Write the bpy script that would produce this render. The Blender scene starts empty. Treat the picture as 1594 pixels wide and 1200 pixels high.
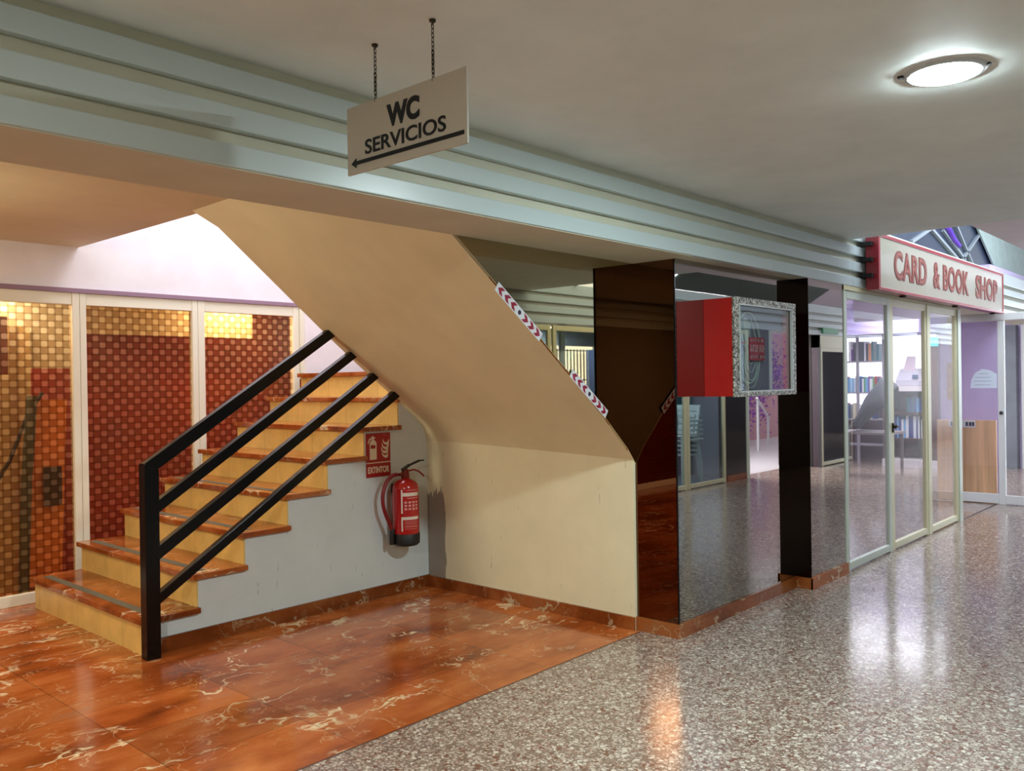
import bpy, math, random
from mathutils import Matrix, Vector
random.seed(7)
SC = bpy.context.scene
COL = SC.collection

# ---------------------------------------------------------------- camera
F_PX = 1337.57
yaw, pitch, roll = math.radians(42.0774), math.radians(-0.26713), math.radians(-0.86968)
fw = Vector((math.cos(yaw)*math.cos(pitch), math.sin(yaw)*math.cos(pitch), math.sin(pitch)))
r0 = Vector((math.sin(yaw), -math.cos(yaw), 0)); u0 = r0.cross(fw)
rt = math.cos(roll)*r0 + math.sin(roll)*u0
up = -math.sin(roll)*r0 + math.cos(roll)*u0
cam_data = bpy.data.cameras.new('camera'); cam = bpy.data.objects.new('camera', cam_data); COL.objects.link(cam)
cam.matrix_world = Matrix(((rt.x, up.x, -fw.x, 0), (rt.y, up.y, -fw.y, 0), (rt.z, up.z, -fw.z, 1.45), (0, 0, 0, 1)))
cam_data.sensor_width = 36; cam_data.lens = 36*F_PX/1594; cam_data.clip_start = 0.05; cam_data.clip_end = 200
SC.camera = cam

# ---------------------------------------------------------------- world, exposure
SC.view_settings.view_transform = 'Standard'; SC.view_settings.look = 'None'
SC.view_settings.gamma = 1; SC.view_settings.use_curve_mapping = False
SC.view_settings.exposure = 1.64
w = bpy.data.worlds.new('sky'); SC.world = w; w.use_nodes = True
bg = w.node_tree.nodes['Background']; bg.inputs[0].default_value = (0.80, 0.88, 1.0, 1); bg.inputs[1].default_value = 0.8

def lamp(name, kind, loc, energy, color, size=1.0, rot=(0, 0, 0), size_y=None, spread=None):
    d = bpy.data.lights.new(name, kind); d.energy = energy; d.color = color
    if kind == 'AREA':
        d.size = size
        if size_y: d.shape = 'RECTANGLE'; d.size_y = size_y
        if spread: d.spread = math.radians(spread)
    elif kind in ('POINT', 'SPOT'):
        d.shadow_soft_size = size
    o = bpy.data.objects.new(name, d); COL.objects.link(o); o.location = loc; o.rotation_euler = rot
    return o
def aim(o, tgt):
    o.rotation_euler = (Vector(tgt) - o.location).to_track_quat('-Z', 'Y').to_euler()
# daylight falling down the stairwell from the floor above
a = lamp('stairwell_daylight', 'AREA', (3.55, 5.25, 4.45), 14, (1.0, 0.93, 0.99), 0.9); aim(a, (3.5, 5.75, 1.6))
# daylight through the glazed roof over the far end of the corridor
a = lamp('skylight_daylight', 'AREA', (9.3, 0.9, 3.45), 60, (0.80, 0.89, 1.0), 5.0, size_y=2.4)
# daylight coming in at the open far end of the corridor and through the side exit
a = lamp('far_end_daylight', 'AREA', (21.8, 0.6, 1.6), 50, (0.84, 0.91, 1.0), 2.4, size_y=2.6); aim(a, (4, 1.2, 1.3))
a = lamp('exit_daylight', 'AREA', (12.5, -2.4, 2.7), 110, (0.92, 0.95, 1.0), 2.0, size_y=1.6); aim(a, (12.0, 0.6, 0))
# warm ceiling lamp in the marble lobby, left of the frame
a = lamp('lobby_lamp', 'AREA', (-1.6, 4.9, 2.40), 20, (1.0, 0.91, 0.72), 0.6)
a = lamp('soffit_fill', 'AREA', (0.45, 4.9, 2.30), 10, (1.0, 0.90, 0.66), 0.4); aim(a, (4.0, 3.6, 1.0))  # unseen fill added to brighten the soffit and niche
# shop interior tubes
a = lamp('shop_lamp', 'AREA', (12.9, 4.0, 2.5), 38, (0.9, 0.92, 1.0), 2.0)
a = lamp('shop_lamp_front', 'AREA', (8.6, 4.2, 2.5), 14, (0.95, 0.92, 1.0), 1.2)
# room behind the patterned panes
a = lamp('back_room_fill_right', 'AREA', (3.9, 6.75, 2.2), 6, (1.0, 0.85, 0.65), 0.5); aim(a, (3.8, 7.1, 1.0))  # fill added to brighten the right-hand pane
a = lamp('back_room_lamp', 'AREA', (1.9, 6.9, 2.15), 12, (1.0, 0.94, 0.82), 0.5); aim(a, (2.2, 6.8, 0.6))
# room across the corridor
a = lamp('opposite_room_lamp', 'AREA', (9.6, -1.8, 2.2), 18, (0.75, 0.85, 1.0), 0.8)

# ---------------------------------------------------------------- materials
MATS = {}
def new_mat(name):
    m = bpy.data.materials.new(name); m.use_nodes = True; MATS[name] = m
    nt = m.node_tree; return m, nt, nt.nodes['Principled BSDF']
def lin(c):
    return tuple(((v/255)/12.92 if v/255 <= 0.04045 else ((v/255+0.055)/1.055)**2.4) for v in c)
def plain(name, rgb, rough=0.5, metal=0.0, spec=0.5, noise=0.0, nscale=8.0, bump=0.0, emit=None, es=1.0, coat=0.0):
    m, nt, b = new_mat(name); c = lin(rgb)
    b.inputs['Base Color'].default_value = (*c, 1); b.inputs['Roughness'].default_value = rough
    b.inputs['Metallic'].default_value = metal; b.inputs['Specular IOR Level'].default_value = spec
    b.inputs['Coat Weight'].default_value = coat
    if noise or bump:
        tc = nt.nodes.new('ShaderNodeNewGeometry')
        n = nt.nodes.new('ShaderNodeTexNoise'); n.inputs['Scale'].default_value = nscale; n.inputs['Detail'].default_value = 5
        nt.links.new(tc.outputs['Position'], n.inputs['Vector'])
        if noise:
            r = nt.nodes.new('ShaderNodeValToRGB')
            r.color_ramp.elements[0].position = 0.3; r.color_ramp.elements[1].position = 0.7
            r.color_ramp.elements[0].color = (*[v*(1-noise) for v in c], 1); r.color_ramp.elements[1].color = (*[min(1, v*(1+noise)) for v in c], 1)
            nt.links.new(n.outputs['Fac'], r.inputs['Fac']); nt.links.new(r.outputs['Color'], b.inputs['Base Color'])
        if bump:
            bp = nt.nodes.new('ShaderNodeBump'); bp.inputs['Strength'].default_value = bump; bp.inputs['Distance'].default_value = 0.01
            nt.links.new(n.outputs['Fac'], bp.inputs['Height']); nt.links.new(bp.outputs['Normal'], b.inputs['Normal'])
    if emit:
        b.inputs['Emission Color'].default_value = (*lin(emit), 1); b.inputs['Emission Strength'].default_value = es
    return m

class NB:                                   # small node builder
    def __init__(s, nt): s.nt = nt; s.pos = nt.nodes.new('ShaderNodeNewGeometry').outputs['Position']
    def link(s, a, b): s.nt.links.new(a, b)
    def put(s, sock, v):
        if isinstance(v, (int, float)): sock.default_value = v
        elif isinstance(v, tuple): sock.default_value = v
        else: s.link(v, sock)
    def math(s, op, a, b=None, c=None):
        n = s.nt.nodes.new('ShaderNodeMath'); n.operation = op; s.put(n.inputs[0], a)
        if b is not None: s.put(n.inputs[1], b)
        if c is not None: s.put(n.inputs[2], c)
        return n.outputs[0]
    def vmath(s, op, a, b):
        n = s.nt.nodes.new('ShaderNodeVectorMath'); n.operation = op; s.put(n.inputs[0], a); s.put(n.inputs[1], b); return n.outputs[0]
    def sep(s, v):
        n = s.nt.nodes.new('ShaderNodeSeparateXYZ'); s.link(v, n.inputs[0]); return n.outputs
    def noise(s, v, scale, detail=4, rough=0.5, out='Fac'):
        n = s.nt.nodes.new('ShaderNodeTexNoise'); s.put(n.inputs['Vector'], v); n.inputs['Scale'].default_value = scale
        n.inputs['Detail'].default_value = detail; n.inputs['Roughness'].default_value = rough; return n.outputs[out]
    def vor(s, v, scale, feature='F1', out='Distance'):
        n = s.nt.nodes.new('ShaderNodeTexVoronoi'); n.feature = feature; s.put(n.inputs['Vector'], v); n.inputs['Scale'].default_value = scale
        return n.outputs[out]
    def ramp(s, f, stops, interp='LINEAR'):
        n = s.nt.nodes.new('ShaderNodeValToRGB'); n.color_ramp.interpolation = interp; e = n.color_ramp.elements
        while len(e) < len(stops): e.new(0.5)
        for el, (p, c) in zip(e, stops):
            el.position = p; el.color = (*c, 1) if isinstance(c, tuple) else (c, c, c, 1)
        s.put(n.inputs[0], f); return n.outputs[0]
    def mix(s, f, a, b, mode='MIX'):
        n = s.nt.nodes.new('ShaderNodeMix'); n.data_type = 'RGBA'; n.blend_type = mode
        s.put(n.inputs[0], f); s.put(n.inputs[6], a if not isinstance(a, tuple) else (*a, 1)); s.put(n.inputs[7], b if not isinstance(b, tuple) else (*b, 1))
        return n.outputs[2]

def marble(name, tiles=True, tint=1.0, sx=1.0):
    m, nt, b = new_mat(name); N = NB(nt)
    dist = N.noise(N.pos, 2.3, 4, 0.6, 'Color')
    p = N.vmath('ADD', N.pos, N.vmath('MULTIPLY', dist, (0.55, 0.55, 0.55)))
    ps = N.vmath('MULTIPLY', p, (0.75*sx, 1.9, 1.5))
    big = N.noise(N.vmath('MULTIPLY', N.pos, (1.0, 2.2, 2.0)), 1.6, 6, 0.6)
    base = N.ramp(big, [(0.30, lin((112, 50, 18))), (0.48, lin((166, 84, 34))), (0.62, lin((190, 110, 56))), (0.8, lin((156, 116, 92)))])
    def ridge(v, sc, w0, seedv, mlo, mhi, msc, det=3):
        n = N.noise(N.vmath('ADD', v, seedv), sc, det, 0.55)
        r = N.math('ABSOLUTE', N.math('SUBTRACT', n, 0.5))
        k = N.ramp(N.noise(N.vmath('ADD', N.pos, seedv), msc, 3, 0.6), [(mlo, 0.0), (mhi, 1.0)])
        return N.math('MULTIPLY', N.ramp(r, [(0.0, 1.0), (w0*0.5, 0.75), (w0, 0.0)]), k)
    q = N.vmath('MULTIPLY', p, (0.8*sx, 2.6, 2.2))
    vein1 = ridge(q, 1.3, 0.016, (0.3, 0.9, 0.2), 0.50, 0.60, 2.4)
    vein2 = ridge(N.vmath('MULTIPLY', p, (2.2, 1.1, 1.5)), 1.7, 0.009, (5.3, 2.9, 4.2), 0.48, 0.60, 3.1)
    vein3 = ridge(q, 3.6, 0.012, (9.1, 1.9, 7.2), 0.50, 0.62, 3.3)
    bl = N.noise(N.vmath('MULTIPLY', p, (0.9, 3.2, 2.0)), 3.0, 6, 0.75)
    blot = N.ramp(bl, [(0.62, 0.0), (0.70, 0.75)])
    c = N.mix(vein3, base, lin((200, 150, 104)))
    c = N.mix(N.math('MULTIPLY', blot, 0.55), c, lin((186, 150, 104)))
    c = N.mix(N.math('MULTIPLY', vein2, 0.8), c, lin((214, 176, 132)))
    c = N.mix(vein1, c, lin((230, 206, 166)))
    if tiles:
        s = N.sep(N.pos)
        def joint(o, per, off):
            f = N.math('FRACT', N.math('DIVIDE', N.math('ADD', o, off), per)); return N.math('LESS_THAN', f, 0.004/per)
        j = N.math('MAXIMUM', joint(s[0], 0.6, 0.27+6), joint(s[1], 0.4, 0.02+6))
        cell = nt.nodes.new('ShaderNodeTexWhiteNoise'); fl = N.vmath('FLOOR', N.vmath('DIVIDE', N.vmath('ADD', N.pos, (6.27, 6.02, 0)), (0.6, 0.4, 50.0)), (0, 0, 0))
        nt.links.new(fl, cell.inputs['Vector'])
        c = N.mix(0.35, c, N.mix(1.0, c, N.ramp(cell.outputs['Value'], [(0, 0.45), (1, 1.35)]), 'MULTIPLY'))
        c = N.mix(N.math('MULTIPLY', j, 0.6), c, lin((70, 35, 18)))
    if tint != 1.0: c = N.mix(1.0, c, (tint, tint, tint), 'MULTIPLY')
    N.link(c, b.inputs['Base Color']); b.inputs['Roughness'].default_value = 0.14
    return m
def terrazzo(name):
    m, nt, b = new_mat(name); N = NB(nt)
    wob = N.vmath('ADD', N.pos, N.vmath('MULTIPLY', N.noise(N.pos, 60, 2, 0.5, 'Color'), (0.012, 0.012, 0.012)))
    col = N.vor(wob, 54, 'F1', 'Color'); edge = N.vor(wob, 54, 'DISTANCE_TO_EDGE')
    s = N.sep(col)
    chip = N.ramp(s[0], [(0.0, lin((136, 118, 106))), (0.16, lin((158, 130, 118))), (0.3, lin((170, 158, 148))), (0.45, lin((146, 130, 118))), (0.60, lin((182, 170, 158))), (0.80, lin((216, 210, 198))), (0.91, lin((122, 82, 66)))], 'CONSTANT')
    c = N.mix(N.ramp(edge, [(0.05, 1.0), (0.12, 0.0)]), chip, lin((120, 104, 94)))
    col2 = N.sep(N.vor(N.pos, 120, 'F1', 'Color'))
    c = N.mix(N.ramp(col2[1], [(0.80, 0.0), (0.81, 0.75)], 'CONSTANT'), c, lin((206, 198, 186)))
    big = N.noise(N.pos, 0.9, 3, 0.5)
    c = N.mix(0.35, c, N.mix(1.0, c, N.ramp(big, [(0.3, (0.86, 0.82, 0.77)), (0.7, (1.12, 1.12, 1.10))]), 'MULTIPLY'))
    c = N.mix(1.0, c, (0.90, 0.85, 0.83), 'MULTIPLY')
    ss = N.sep(N.pos)
    def joint(o, per, off, wd=0.004):
        f = N.math('FRACT', N.math('DIVIDE', N.math('ADD', o, off), per)); return N.math('LESS_THAN', f, wd/per)
    j = N.math('MAXIMUM', joint(ss[0], 2.4, 5.15), joint(ss[1], 1.2, 4.7))
    c = N.mix(N.math('MULTIPLY', j, 0.7), c, lin((78, 60, 52)))
    N.link(c, b.inputs['Base Color'])
    N.link(N.ramp(N.noise(N.pos, 5, 3), [(0.3, 0.12), (0.7, 0.2)]), b.inputs['Roughness'])
    b.inputs['Specular IOR Level'].default_value = 0.6
    return m
def plaster(name, rgb, stain=None):
    m, nt, b = new_mat(name); N = NB(nt); c0 = lin(rgb)
    n = N.noise(N.pos, 3.0, 6, 0.6)
    c = N.ramp(n, [(0.3, tuple(v*0.93 for v in c0)), (0.7, tuple(min(1, v*1.04) for v in c0))])
    if stain == 'niche':           # unpainted grey strip beside the inner corner, ragged top and edge, and small scuffs
        s = N.sep(N.pos); rag = N.noise(N.vmath('MULTIPLY', N.pos, (6, 22, 3.5)), 1.0, 4, 0.6)
        edge = N.math('ADD', 4.36, N.math('MULTIPLY', rag, 0.08)); top = N.math('ADD', 0.50, N.math('MULTIPLY', N.noise(N.vmath('MULTIPLY', N.pos, (0, 26, 0)), 1.0, 2), 0.35))
        k = N.math('MULTIPLY', N.math('GREATER_THAN', s[1], edge), N.math('LESS_THAN', s[2], top))
        c = N.mix(k, c, lin((150, 140, 128)))
        sc = N.math('GREATER_THAN', N.noise(N.vmath('MULTIPLY', N.pos, (14, 40, 6)), 1.0, 3, 0.7), 0.69)
        c = N.mix(N.math('MULTIPLY', sc, 0.4), c, lin((130, 115, 100)))
    if stain == 'side':
        sc = N.math('GREATER_THAN', N.noise(N.vmath('MULTIPLY', N.pos, (30, 5, 6)), 1.0, 3, 0.7), 0.68)
        s = N.sep(N.pos)
        c = N.mix(N.math('MULTIPLY', sc, 0.35), c, lin((120, 118, 112)))
    N.link(c, b.inputs['Base Color']); b.inputs['Roughness'].default_value = 0.6
    bp = nt.nodes.new('ShaderNodeBump'); bp.inputs['Strength'].default_value = 0.12; bp.inputs['Distance'].default_value = 0.01
    N.link(N.noise(N.pos, 9, 4), bp.inputs['Height']); N.link(bp.outputs[0], b.inputs['Normal'])
    return m
def mirror_mat(name, rgb, rough=0.015):
    m, nt, b = new_mat(name); b.inputs['Base Color'].default_value = (*rgb, 1); b.inputs['Metallic'].default_value = 1; b.inputs['Roughness'].default_value = rough
    return m
def glass_mat(name, tint=(0.9, 0.93, 0.92), refl=1.0):
    m, nt, b = new_mat(name); nt.nodes.remove(b)
    t = nt.nodes.new('ShaderNodeBsdfTransparent'); t.inputs[0].default_value = (*tint, 1)
    g = nt.nodes.new('ShaderNodeBsdfGlossy'); g.inputs['Roughness'].default_value = 0.01; g.inputs['Color'].default_value = (1, 1, 1, 1)
    lw = nt.nodes.new('ShaderNodeLayerWeight'); lw.inputs[0].default_value = 0.5
    pw = nt.nodes.new('ShaderNodeMath'); pw.operation = 'POWER'; pw.inputs[1].default_value = 5.0; nt.links.new(lw.outputs['Facing'], pw.inputs[0])
    f = nt.nodes.new('ShaderNodeMath'); f.operation = 'MULTIPLY_ADD'; f.inputs[1].default_value = 0.96; f.inputs[2].default_value = 0.04; nt.links.new(pw.outputs[0], f.inputs[0])
    mu = nt.nodes.new('ShaderNodeMath'); mu.operation = 'MULTIPLY'; mu.inputs[1].default_value = refl; mu.use_clamp = True
    mx = nt.nodes.new('ShaderNodeMixShader')
    nt.links.new(f.outputs[0], mu.inputs[0]); nt.links.new(mu.outputs[0], mx.inputs[0]); nt.links.new(t.outputs[0], mx.inputs[1]); nt.links.new(g.outputs[0], mx.inputs[2])
    nt.links.new(mx.outputs[0], nt.nodes['Material Output'].inputs[0])
    return m
def dotted_glass(name):
    m, nt, b = new_mat(name); nt.nodes.remove(b); N = NB(nt)
    s = N.sep(N.pos)
    u = N.math('DIVIDE', N.math('ADD', s[0], 5.0), 0.049); v = N.math('DIVIDE', N.math('ADD', s[2], 5.0), 0.0455)
    fu = N.math('ABSOLUTE', N.math('SUBTRACT', N.math('FRACT', u), 0.5)); fv = N.math('ABSOLUTE', N.math('SUBTRACT', N.math('FRACT', v), 0.5))
    d = N.math('POWER', N.math('ADD', N.math('POWER', fu, 4.0), N.math('POWER', fv, 4.0)), 0.25)
    par = N.math('MODULO', N.math('ADD', N.math('FLOOR', u), N.math('FLOOR', v)), 2.0)
    dot = N.math('MULTIPLY', N.ramp(d, [(0.36, 1.0), (0.44, 0.0)]), par)
    line = N.ramp(d, [(0.44, 0.0), (0.49, 1.0)])
    t = nt.nodes.new('ShaderNodeBsdfTransparent'); N.link(N.mix(dot, N.mix(line, (0.80, 0.66, 0.50), (0.66, 0.52, 0.38)), (1.0, 0.90, 0.76)), t.inputs[0])
    tr = nt.nodes.new('ShaderNodeBsdfTranslucent'); tr.inputs[0].default_value = (0.95, 0.85, 0.62, 1)
    df = nt.nodes.new('ShaderNodeBsdfDiffuse'); df.inputs[0].default_value = (0.55, 0.40, 0.26, 1)
    a = nt.nodes.new('ShaderNodeMixShader'); a.inputs[0].default_value = 0.35; N.link(tr.outputs[0], a.inputs[1]); N.link(df.outputs[0], a.inputs[2])
    mx = nt.nodes.new('ShaderNodeMixShader'); N.link(N.math('ADD', N.math('MULTIPLY', dot, 0.07), 0.03), mx.inputs[0])
    N.link(t.outputs[0], mx.inputs[1]); N.link(a.outputs[0], mx.inputs[2])
    g = nt.nodes.new('ShaderNodeBsdfGlossy'); g.inputs['Roughness'].default_value = 0.12
    lw = nt.nodes.new('ShaderNodeLayerWeight'); lw.inputs[0].default_value = 0.5
    f = nt.nodes.new('ShaderNodeMath'); f.operation = 'MULTIPLY_ADD'; f.inputs[1].default_value = 0.9; f.inputs[2].default_value = 0.03
    N.link(N.math('POWER', lw.outputs['Facing'], 5.0), f.inputs[0])
    mg = nt.nodes.new('ShaderNodeMixShader'); N.link(N.math('MULTIPLY', f.outputs[0], 0.7), mg.inputs[0]); N.link(mx.outputs[0], mg.inputs[1]); N.link(g.outputs[0], mg.inputs[2])
    N.link(mg.outputs[0], nt.nodes['Material Output'].inputs[0])
    return m
def tiles_mat(name, rgb, per=0.31):
    m, nt, b = new_mat(name); N = NB(nt); s = N.sep(N.pos); c0 = lin(rgb)
    n = N.noise(N.pos, 7, 4, 0.6)
    c = N.ramp(n, [(0.3, tuple(v*0.85 for v in c0)), (0.7, tuple(min(1, v*1.1) for v in c0))])
    f = N.math('FRACT', N.math('DIVIDE', N.math('ADD', s[1], 0.11), per))
    c = N.mix(N.math('MULTIPLY', N.math('LESS_THAN', f, 0.012), 0.45), c, lin((110, 75, 35)))
    N.link(c, b.inputs['Base Color']); b.inputs['Roughness'].default_value = 0.3
    return m
def wood(name, rgb, axis=2):
    m, nt, b = new_mat(name); N = NB(nt); c0 = lin(rgb); sc = [18, 18, 18]; sc[axis] = 1.2
    n = N.noise(N.vmath('MULTIPLY', N.pos, tuple(sc)), 1.0, 5, 0.6)
    N.link(N.ramp(n, [(0.3, tuple(v*0.75 for v in c0)), (0.7, tuple(min(1, v*1.15) for v in c0))]), b.inputs['Base Color']); b.inputs['Roughness'].default_value = 0.4
    return m
def glitter(name):
    m, nt, b = new_mat(name); N = NB(nt); n = N.vor(N.pos, 130, 'F1', 'Color')
    N.link(N.ramp(N.sep(n)[0], [(0.0, lin((70, 68, 60))), (0.4, lin((150, 145, 132))), (0.8, lin((215, 212, 200)))], 'CONSTANT'), b.inputs['Base Color'])
    b.inputs['Roughness'].default_value = 0.35; b.inputs['Metallic'].default_value = 0.4
    return m

M_MARBLE = marble('red_marble'); M_TREAD = marble('tread_marble', False, 0.82); M_SKIRT = marble('skirting_marble', False, 0.62)
M_TERR = terrazzo('terrazzo')
M_CEIL = plaster('ceiling_paint', (228, 234, 230)); M_LOUV = plain('fascia_paint', (192, 206, 206), 0.32)
M_TAN = plaster('soffit_plaster', (224, 214, 178)); M_NICHE = plaster('niche_plaster', (228, 220, 188), 'niche')
M_SIDE = plaster('stair_side_plaster', (206, 214, 214), 'side'); M_WHITE = plaster('white_plaster', (236, 230, 232))
M_BEAM = plaster('beam_plaster', (208, 206, 184))
M_CREAM = plain('cream_aluminium', (214, 208, 168), 0.35); M_CREAM2 = plain('cream_window_aluminium', (236, 230, 208), 0.35)
M_PALE = plain('pale_green_aluminium', (198, 206, 190), 0.35); M_WFRAME = plain('white_aluminium', (218, 222, 218), 0.35)
M_RISER = tiles_mat('ochre_riser_tile', (226, 190, 112)); M_BLACK = plain('black_gloss_paint', (6, 6, 8), 0.22, spec=0.35)
M_MIR = mirror_mat('smoked_mirror', (0.42, 0.40, 0.36)); M_BRONZE = mirror_mat('bronze_mirror', (0.42, 0.36, 0.22)); M_DARKMIR = mirror_mat('dark_mirror', (0.17, 0.085, 0.05)); M_BLKMIR = mirror_mat('black_mirror', (0.045, 0.035, 0.035))
M_NMIR = mirror_mat('narrow_mirror', (0.48, 0.46, 0.44))
M_GLASS = glass_mat('clear_glass', (0.94, 0.94, 0.94), 1.0); M_DOT = dotted_glass('dotted_glass')
M_LILAC = plain('lilac_paint', (212, 196, 236), 0.6, noise=0.04); M_STRIP = plain('antislip_strip', (92, 84, 62), 0.9, noise=0.2, nscale=120)
M_DARK = plain('dark_gap', (14, 12, 11), 0.7)

# ---------------------------------------------------------------- mesh helpers
class MB:
    def __init__(s): s.v = []; s.f = []
    def add(s, vs, fs):
        n = len(s.v); s.v += [Vector(v) for v in vs]; s.f += [tuple(i+n for i in f) for f in fs]; return s
    def box(s, x0, x1, y0, y1, z0, z1):
        return s.add([(x, y, z) for x in (x0, x1) for y in (y0, y1) for z in (z0, z1)],
                     [(0, 1, 3, 2), (4, 6, 7, 5), (0, 4, 5, 1), (2, 3, 7, 6), (0, 2, 6, 4), (1, 5, 7, 3)])
    def prism(s, poly, axis, a, b):
        n = len(poly)
        def P(p, t):
            q = list(p); q.insert(axis, t); return tuple(q)
        vs = [P(p, a) for p in poly] + [P(p, b) for p in poly]
        fs = [tuple(range(n))[::-1], tuple(range(n, 2*n))] + [(i, (i+1) % n, (i+1) % n+n, i+n) for i in range(n)]
        return s.add(vs, fs)
    def ring(s, path, r, seg=8, closed=False):
        path = [Vector(p) for p in path]; n = len(path); rs = r if isinstance(r, (list, tuple)) else [r]*n
        vs = []; prev = None
        for i, p in enumerate(path):
            if closed: t = path[(i+1) % n]-path[i-1]
            else: t = path[min(i+1, n-1)]-path[max(i-1, 0)]
            t.normalize()
            if prev is None:
                ref = Vector((0, 0, 1)) if abs(t.z) < 0.9 else Vector((1, 0, 0))
                u = t.cross(ref).normalized()
            else:
                u = (prev-t*prev.dot(t)).normalized()
            prev = u; v = t.cross(u)
            for k in range(seg):
                a = 2*math.pi*k/seg; vs.append(p+rs[i]*(math.cos(a)*u+math.sin(a)*v))
        fs = []
        for i in range(n if closed else n-1):
            for k in range(seg):
                j = (i+1) % n; fs.append((i*seg+k, i*seg+(k+1) % seg, j*seg+(k+1) % seg, j*seg+k))
        if not closed: fs += [tuple(range(seg))[::-1], tuple((n-1)*seg+k for k in range(seg))]
        return s.add(vs, fs)
    def bar(s, a, b, w, h, upv=(0, 0, 1)):          # rectangular bar from a to b
        a, b = Vector(a), Vector(b); t = (b-a).normalized(); u = t.cross(Vector(upv)).normalized(); v = u.cross(t)
        vs = [p+du*u*w/2+dv*v*h/2 for p in (a, b) for du, dv in ((-1, -1), (1, -1), (1, 1), (-1, 1))]
        return s.add(vs, [(3, 2, 1, 0), (4, 5, 6, 7), (0, 1, 5, 4), (1, 2, 6, 5), (2, 3, 7, 6), (3, 0, 4, 7)])
    def lathe(s, c, prof, seg=28, axis=2):
        c = Vector(c); vs = []
        for r, h in prof:
            for k in range(seg):
                a = 2*math.pi*k/seg; q = [r*math.cos(a), r*math.sin(a)]; q.insert(axis, h); vs.append(c+Vector(q))
        fs = []
        for i in range(len(prof)-1):
            for k in range(seg): fs.append((i*seg+k, i*seg+(k+1) % seg, (i+1)*seg+(k+1) % seg, (i+1)*seg+k))
        fs += [tuple(range(seg))[::-1], tuple((len(prof)-1)*seg+k for k in range(seg))]
        return s.add(vs, fs)

def world_loc(o):
    v = Vector((0, 0, 0))
    while o is not None: v += o.location; o = o.parent
    return v
def obj(name, mb, mat, parent=None, kind=None, smooth=False, bevel=0.0, label=None, cat=None, group=None):
    if parent is not None: org = world_loc(parent)
    else:
        xs = [v.x for v in mb.v]; ys = [v.y for v in mb.v]; zs = [v.z for v in mb.v]
        org = Vector(((min(xs)+max(xs))/2, (min(ys)+max(ys))/2, min(zs)))
    me = bpy.data.meshes.new(name); me.from_pydata([v-org for v in mb.v], [], mb.f); me.update()
    import bmesh
    bm = bmesh.new(); bm.from_mesh(me); bmesh.ops.recalc_face_normals(bm, faces=bm.faces); bm.to_mesh(me); bm.free()
    me.materials.append(mat)
    if smooth:
        me.polygons.foreach_set('use_smooth', [True]*len(me.polygons))
    o = bpy.data.objects.new(name, me); COL.objects.link(o)
    if parent is not None: o.parent = parent
    else: o.location = org
    if bevel:
        b = o.modifiers.new('bevel', 'BEVEL'); b.width = bevel; b.segments = 2; b.limit_method = 'ANGLE'
    if smooth:
        e = o.modifiers.new('split', 'EDGE_SPLIT'); e.split_angle = math.radians(40)
    if kind: o['kind'] = kind
    if label: o['label'] = label
    if cat: o['category'] = cat
    if group: o['group'] = group
    return o
def struct(name, mb, mat, **k): return obj(name, mb, mat, kind='structure', **k)
def thing(name, loc, label=None, cat=None, group=None, kind=None):
    o = bpy.data.objects.new(name, None); COL.objects.link(o); o.location = loc; o.empty_display_size = 0.1
    if label: o['label'] = label
    if cat: o['category'] = cat
    if group: o['group'] = group
    if kind: o['kind'] = kind
    return o
def text_mb(s, org, xdir, ydir, w, h, depth=0.002, bold=0.0, space=1.0):
    """lettering fitted to the box org .. org+w*xdir+h*ydir"""
    c = bpy.data.curves.new('t', 'FONT'); c.body = s; c.extrude = 0.5; c.offset = bold; c.space_character = space; c.resolution_u = 4
    o = bpy.data.objects.new('t', c); COL.objects.link(o); bpy.context.view_layer.update()
    me = bpy.data.meshes.new_from_object(o.evaluated_get(bpy.context.evaluated_depsgraph_get()))
    xs = [v.co.x for v in me.vertices]; ys = [v.co.y for v in me.vertices]
    x0, x1, y0, y1 = min(xs), max(xs), min(ys), max(ys)
    org, X, Y = Vector(org), Vector(xdir), Vector(ydir); Z = X.cross(Y)
    mb = MB(); mb.add([org+X*((v.co.x-x0)/(x1-x0)*w)+Y*((v.co.y-y0)/(y1-y0)*h)+Z*(depth*(0.5+v.co.z)) for v in me.vertices], [tuple(p.vertices) for p in me.polygons])
    bpy.data.objects.remove(o); bpy.data.meshes.remove(me); bpy.data.curves.remove(c)
    return mb
def flat(poly, org, xdir, ydir, depth=0.002):
    org, X, Y = Vector(org), Vector(xdir), Vector(ydir); Z = X.cross(Y); n = len(poly)
    vs = [org+X*a+Y*b for a, b in poly]+[org+X*a+Y*b+Z*depth for a, b in poly]
    return MB().add(vs, [tuple(range(n))[::-1], tuple(range(n, 2*n))]+[(i, (i+1) % n, (i+1) % n+n, i+n) for i in range(n)])
def merge(*mbs):
    m = MB()
    for q in mbs: m.add(q.v, q.f)
    return m

# ================================================================ SETTING
XL = -3.5
YF = 2.41                     # front of the louvred fascia
ZB = 2.125                    # underside of the fascia beam
ZC = 2.475                    # corridor ceiling
YO = -0.74                    # opposite shopfronts
struct('floor', MB().box(XL, 22, -0.95, 2.777, -0.1, 0.0), M_TERR)
struct('floor', MB().box(4.15, 22, 2.777, 7.2, -0.1, -0.0005), M_TERR)
struct('floor', MB().box(XL, 4.15, 2.777, 7.4, -0.1, 0.0), M_MARBLE)
struct('floor', MB().box(6, 22, -6.5, -0.95, -0.1, 0.0), plain('exit_paving', (196, 190, 196), 0.35, noise=0.06))
struct('trim_1', MB().box(XL, 4.15, 2.772, 2.777, -0.01, 0.0012), plain('joint_strip', (90, 52, 36), 0.4))
struct('trim_2', MB().box(9.3, 10.72, 2.412, 2.43, -0.01, 0.002), plain('door_track', (62, 56, 60), 0.5))
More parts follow.
